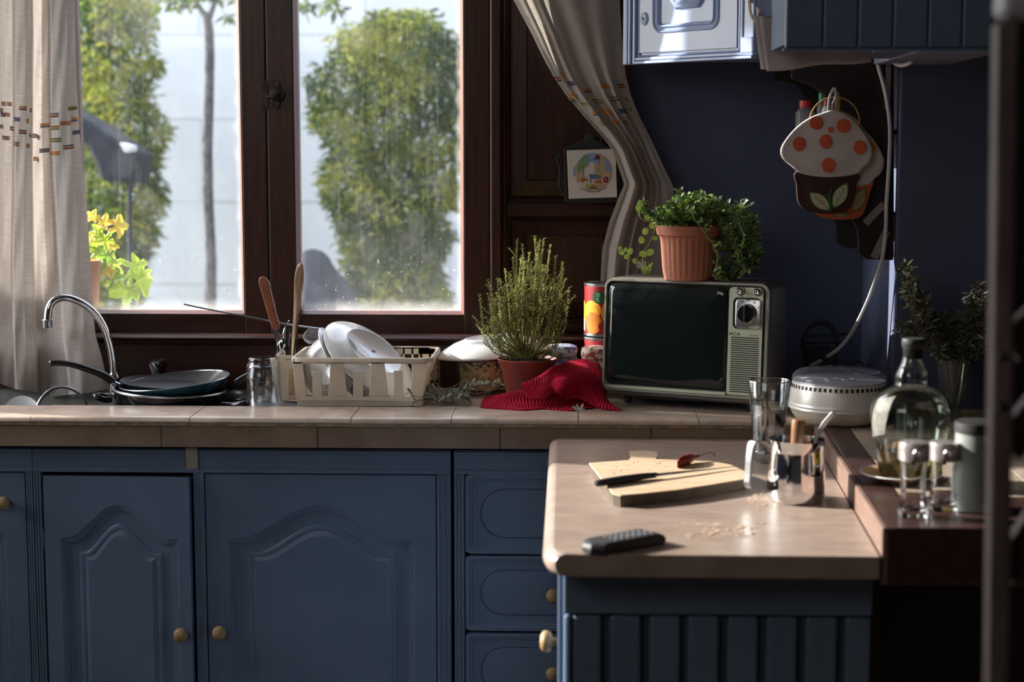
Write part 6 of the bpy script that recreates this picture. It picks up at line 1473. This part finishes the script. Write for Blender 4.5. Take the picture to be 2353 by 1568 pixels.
for i in range(300):
    z = i % 5
    px, py = ((R(1550, 1740), 1222 + R(-12, 14)), (random.gauss(1660, 30), random.gauss(1224, 6)), (R(1320, 1760), R(1120, 1260)), (random.gauss(1735, 25), random.gauss(1150, 10)), (random.gauss(1640, 40), random.gauss(1205, 8)))[z]
    q = PZ(px, py, ZPEN); k = R(.0005, .0022) if z != 2 else R(.0004, .001)
    if 1340 < px < 1720 and 1030 < py < 1165 or not (1300 < px < 1980): continue
    m.box(q.x - k * 2, q.x + k * 2, q.y - k, q.y + k, q.z, q.z + k * .7)
m.build('bread_crumbs', cru, label='pale bread crumbs scattered on the peninsula worktop behind the remote', cat='crumbs', kind='stuff')

rem = thing('remote_control', PZ(1425, 1245, ZPEN), 'black remote control lying near the rounded end of the peninsula', 'remote control')
ZR = ZPEN + .021
A_, B2, C2, D2 = PZ(1322, 1241, ZR), PZ(1372, 1254, ZR), PZ(1531, 1226, ZR), PZ(1467, 1212, ZR)
def quadpt(u, v, z): p = A_.lerp(D2, u).lerp(B2.lerp(C2, u), v); return Vector((p.x, p.y, z))
def rq(k, z, cu=.0): return [quadpt(k + .10, k, z), quadpt(k, k * 1.5 + .3 * (1 if k < .2 else 1), z), quadpt(k, 1 - k * 1.5 - .3, z), quadpt(k + .10, 1 - k, z), quadpt(1 - k, 1 - k * 1.5, z), quadpt(1 - k, k * 1.5, z)]
rmm = mat('remote_grey', (.035, .034, .036), .55)
MB().loft([rq(.02, ZPEN + .0008), rq(0, ZPEN + .006), rq(0, ZPEN + .012), rq(.02, ZR - .003), rq(.06, ZR)], True, True).build('case', rmm, rem, bevel=.0008)
rbt = mat('remote_buttons', (.11, .11, .12), .5)
for i in range(7):
    for j in range(3):
        u = .34 + i * .088; v = .22 + j * .22; q = [quadpt(u, v, ZR), quadpt(u + .05, v, ZR), quadpt(u + .05, v + .14, ZR), quadpt(u, v + .14, ZR)]
        MB().prism(q, (0, 0, .0018)).build('button', rbt, rem)
m = MB()
for i in range(20):
    a = PZ(1738 + i * 2.1, 1047, ZPEN + .001); m.box(a.x - .0006, a.x + .0006, a.y - .008, a.y + .008, ZPEN, ZPEN + .004)
del m

# ---------------------------------------------------------------- things on the bar
BY = 3.25
bcx = XP(2101, BY)
sc = thing('saucer', (XP(2084, BY), BY + .0, ZBAR), 'small tan saucer with white rim under the oil bottle', 'saucer')
san = mat('saucer_tan', (.45, .28, .14), .4, c2=(.38, .22, .10))
MB().lathe([(0, .001), (.04, .001), (.045, .003), (.06, .011), (.078, .0165), (.079, .018), (.077, .0185), (.06, .013), (.045, .006), (0, .005)], (XP(2080, BY), BY, ZBAR), 56).build('dish', san, sc, smooth=True, angle=60)
MB().torus(T((XP(2080, BY), BY, ZBAR + .0178)), .0782, .0014, 56, 6).build('rim', white, sc, smooth=True)
ob = thing('oil_bottle', (bcx, BY, ZBAR + .0055), 'broad shouldered green-tinted glass bottle with black stopper and some oil', 'bottle')
bz = ZBAR + .0055
prof = [(1116, 56), (1113, 64), (1100, 70), (1060, 80), (1015, 88), (975, 93), (945, 92), (920, 84), (903, 68), (893, 48), (889, 40), (884, 40), (880, 38), (872, 40), (858, 38), (843, 31), (828, 25), (812, 23), (803, 24), (798, 24)]
pr = [(hw_ * BY / 3800, ZP(py, BY)) for py, hw_ in prof]; dz_ = bz + .0005 - pr[0][1]; zt0 = pr[-1][1]
pr = [(r_, z + dz_ * (zt0 - z) / (zt0 - pr[0][1])) for r_, z in pr]
outer = [(0, bz + .0005)] + pr; inner = [(max(0, r_ - .0028), z + (.004 if i < 2 else 0)) for i, (r_, z) in enumerate(pr)]
grg = mat('green_glass', (.86, .95, .90), .01, c2=(.86, .95, .90), trans=1, ior=1.45)
MB().lathe(outer + inner[::-1] + [(0, bz + .0045)], (bcx, BY, 0), 64).build('body', grg, ob, smooth=True, angle=60)
zo = ZP(1024, BY); oil = [(r_ - .0031, z) for r_, z in inner if z < zo]
oilm = mat('olive_oil', (.75, .50, .08), 0, c2=(.75, .50, .08), trans=1, ior=1.46)
ro = interp([(z, r_) for r_, z in inner], zo) - .0003
MB().lathe([(0, bz + .0049)] + [(r_ + .0028, z + (.0006 if i == 0 else 0)) for i, (r_, z) in enumerate(oil)] + [(ro, zo), (0, zo)], (bcx, BY, 0), 48).build('oil', oilm, ob, smooth=True, angle=60)
zcp = pr[-1][1]; MB().lathe([(.020, zcp - .022), (.020, zcp - .0195)] and [(.0205, zcp - .001), (.0205, zcp + .002), (.0225, zcp + .004), (.0225, zcp + .017), (.021, zcp + .020), (0, zcp + .020)], (bcx, BY, 0), 32, cap0=True).build('stopper', blackm, ob, smooth=True, angle=50)
MB().lathe([(0, zcp - .02), (.0185, zcp - .02), (.0185, zcp + .001)], (bcx, BY, 0), 24).build('stopper_plug', black, ob)
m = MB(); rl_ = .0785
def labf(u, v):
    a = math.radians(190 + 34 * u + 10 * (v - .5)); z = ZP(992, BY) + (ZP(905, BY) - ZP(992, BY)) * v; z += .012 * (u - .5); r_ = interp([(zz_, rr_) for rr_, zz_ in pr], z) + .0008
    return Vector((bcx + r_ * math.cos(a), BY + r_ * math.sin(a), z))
m.grid(labf, 14, 14); m.build('paper_label', mat('label_and_sun_streak', (.20, .19, .165), .6, c2=(.10, .10, .085), scale=60), ob, smooth=True)  # pale patch: sun streak on the glass painted together with a label
def shaker(label, px, Y, hh_):
    x = XP(px, Y); t = thing('sugar_shaker', (x, Y, ZBAR), label, 'shaker', group='glass shakers on the bar front'); r = .027
    gH_ = hh_ - .032
    MB().lathe([(0, .001), (r * .98, .001), (r * 1.04, .006), (r * .95, .016), (r * .80, gH_ * .45), (r * .82, gH_ * .8), (r * .93, gH_), (r * .87, gH_), (r * .74, gH_ * .8), (r * .72, gH_ * .45), (r * .85, .02), (r * .6, .012), (0, .012)], (x, Y, ZBAR), 40).build('glass_body', glass, t, smooth=True, angle=60)
    pk = mat('pinkish_steel', (.62, .54, .54), .28, c2=(.56, .49, .49), metal=.7)
    MB().lathe([(r * .96, gH_ - .002), (r * 1.02, gH_ + .001), (r * 1.02, gH_ + .026), (r * .98, gH_ + .031), (r * .8, gH_ + .032), (0, gH_ + .033)], (x, Y, ZBAR), 36, cap0=True).build('lid', pk, t, smooth=True, angle=40)
    b = Vector((x, Y - r, ZBAR + gH_ + .014)); MB().tube(catmull([b + Vector((-.006, .001, -.012)), b + Vector((-.008, -.008, 0)), b + Vector((0, -.011, .010)), b + Vector((.008, -.006, -.002))], 5), .0024, 8, flat=.6).build('pouring_flap', chrome, t, smooth=True)
    MB().tube([b + Vector((-.006, .0, -.012)), b + Vector((-.006, -.001, -.02))], .004, 8).build('hinge', chrome, t, smooth=True)
shaker('glass sugar shaker with pinkish metal lid in front of the oil bottle', 2110, 2.925, ZP(1010, 2.925) - ZBAR)
shaker('glass sugar shaker with pinkish metal lid next to the grey canister', 2180, 2.985, ZP(1010, 2.985) - ZBAR)
cnx = XP(2255, 2.99); ca = thing('canister', (cnx, 2.99, ZBAR), 'grey canister with black lid partly hidden by the wooden stand', 'canister'); hc_ = ZP(980, 2.99) - ZBAR
cg = mat('canister_grey', (.22, .235, .23), .45, c2=(.20, .21, .205)); cbm = mat('canister_stripe', (.10, .11, .20), .5)
MB().lathe([(0, .001), (.0385, .001), (.0395, .004), (.0385, hc_ - .004), (0, hc_)], (cnx, 2.99, ZBAR), 44).build('body', cg, ca, smooth=True, angle=50)
MB().lathe([(.0405, hc_ - .006), (.0415, hc_), (.0405, hc_ + .012), (.036, hc_ + .014), (0, hc_ + .014)], (cnx, 2.99, ZBAR), 44, cap0=True).build('lid', blackm, ca, smooth=True, angle=50)
m = MB(); m.grid(lambda u, v: Vector((cnx + .0397 * math.cos(math.radians(272 + 40 * u)), 2.99 + .0397 * math.sin(math.radians(272 + 40 * u)), ZBAR + .02 + (hc_ - .04) * v)), 10, 2); m.build('stripe', cbm, ca, smooth=True)

VY = 4.03; vx = XP(2196, VY)
va = thing('herb_vase', (vx, VY, ZBAR - .0015), 'slender glass vase with dark leafy twigs in front of the blue wall', 'vase'); zv = ZBAR - .0015
hv = ZP(822, VY) - zv
MB().lathe([(0, .001), (.024, .001), (.026, .004), (.022, .014), (.021, .025), (.032, hv * .5), (.042, hv), (.040, hv), (.030, hv * .5), (.019, .030), (.016, .022), (0, .021)], (vx, VY, zv), 44).build('glass_body', thinglass('vase_glass', (.80, .84, .76), .2, .02), va, smooth=True, angle=60)
vst = MB(); vf = MB(); random.seed(21)
vlm = [mat('twig_leaf_dark', (.085, .095, .065), .5, c2=(.05, .06, .045), scale=30, translucent=.25), mat('twig_leaf_olive', (.20, .19, .11), .45, c2=(.13, .125, .075), scale=30, translucent=.25)]
tipsv = [(2082, 605), (2090, 640), (2105, 680), (2120, 690), (2095, 650), (2130, 720), (2255, 660), (2275, 690), (2235, 680), (2270, 730), (2215, 720), (2180, 730), (2285, 700), (2250, 750), (2145, 760), (2280, 770), (2075, 735), (2190, 760), (2230, 770), (2160, 790), (2265, 800)]
for i, (px, py) in enumerate(tipsv + tipsv + tipsv[:8]):
    e = P(px + R(-10, 10), py + R(-6, 14), VY + R(-.07, .06)); a = Vector((vx + R(-.012, .012), VY + R(-.012, .012), zv + R(.025, .04))); rimp = Vector((vx + (e.x - vx) * .22, VY + R(-.02, .02), zv + hv))
    c = catmull([a, rimp, rimp.lerp(e, .5) + Vector(((e.x - vx) * .12, 0, .006)), e], 8); vst.tube(c, [.0016 * (1 - .6 * k / len(c)) for k in range(len(c))], 4)
    for k in range(9, len(c)):
        for _ in range(7 if py > 700 else 6): vf.cur = 1 if R(0, 1) < (.6 if px < 2130 else .2) else 0; vf.leaf(c[k] + Vector((R(-.004, .004),) * 3), (R(-1, 1), R(-1, .6), R(-.8, 1)), (R(-1, 1), -1, R(0, 1)), R(.014, .026), R(.004, .007), .1, 7)
vst.build('twigs', twig, va, kind='stuff'); vf.build('leaves', vlm, va, kind='stuff')

# wooden stand with braces nearest the camera
SY = 2.0
stw = mat('weathered_wood', (.17, .13, .12), .55, c2=(.085, .055, .05), scale=9, stretch=(5, 5, .7), detail=7)
stt = mat('painted_rail', (.42, .41, .46), .35, c2=(.36, .35, .40))
sd_ = thing('wooden_stand', (XP(2310, SY), SY + .15, 0), 'blurred wooden stand with pale top rail and diagonal braces nearest the viewer', 'stand')
def postq(pa, pb, ya, yb, Y, d, nm, m_=stw):
    a0 = P(pa[0], ya, Y); a1 = P(pa[1], ya, Y); b0_ = P(pb[0], yb, Y); b1_ = P(pb[1], yb, Y)
    return MB().prism([a0, a1, b1_, b0_], (0, d, 0)).build(nm, m_, sd_, bevel=.004)
zt_p = ZP(52, SY)
a0, a1 = P(2292, 52, SY), P(2344, 52, SY); b0_ = P(2270, 1600, SY); b1_ = P(2322, 1600, SY); sl = (b0_.x - a0.x) / (b0_.z - a0.z); x0b_ = a0.x + sl * (0 - a0.z)
MB().prism([a0, a1, Vector((x0b_ + (b1_.x - b0_.x), SY, 0.001)), Vector((x0b_, SY, 0.001))], (0, .03, 0)).build('post', stw, sd_, bevel=.005)
x2 = a0.x + .42
MB().box(x2, x2 + .03, SY, SY + .03, .001, a0.z).build('post', stw, sd_, bevel=.005)
m = MB(); zr_ = a0.z + .004; m.box(a0.x + .004, x2 + .04, SY - .01, SY + .05, zr_, zr_ + .035); m.build('top_rail', stt, sd_, bevel=.012, bseg=4)
for y_ in (770, 1000, 1290):
    p0 = P(2326 - (y_ - 770) * .015, y_, SY + .032); p1 = p0 + Vector((.36, 0, .62)); w_ = Vector((.012, 0, -.035))
    p1.z = min(p1.z, a0.z - .005) 
    MB().prism([p0 - Vector((.015, 0, 0)), p1, p1 + w_, p0 + w_], (0, .02, 0)).build('brace', stw, sd_, bevel=.003)
for y_ in (820, 935): MB().lathe([(.006, 0), (.005, .003), (0, .004)], M=T(P(2302, y_, SY - .0005)) @ Matrix.Rotation(PI / 2, 4, 'X'), seg=12).build('screw', iron, sd_)
# added soft fill with no source in the room, left of the viewer
lamp('fill_light', 'AREA', 14, (-1.9, .2, 2.6), (.2, 4.2, 1.2), (1.0, .93, .86), shape='RECTANGLE', size=1.8, size_y=1.0)
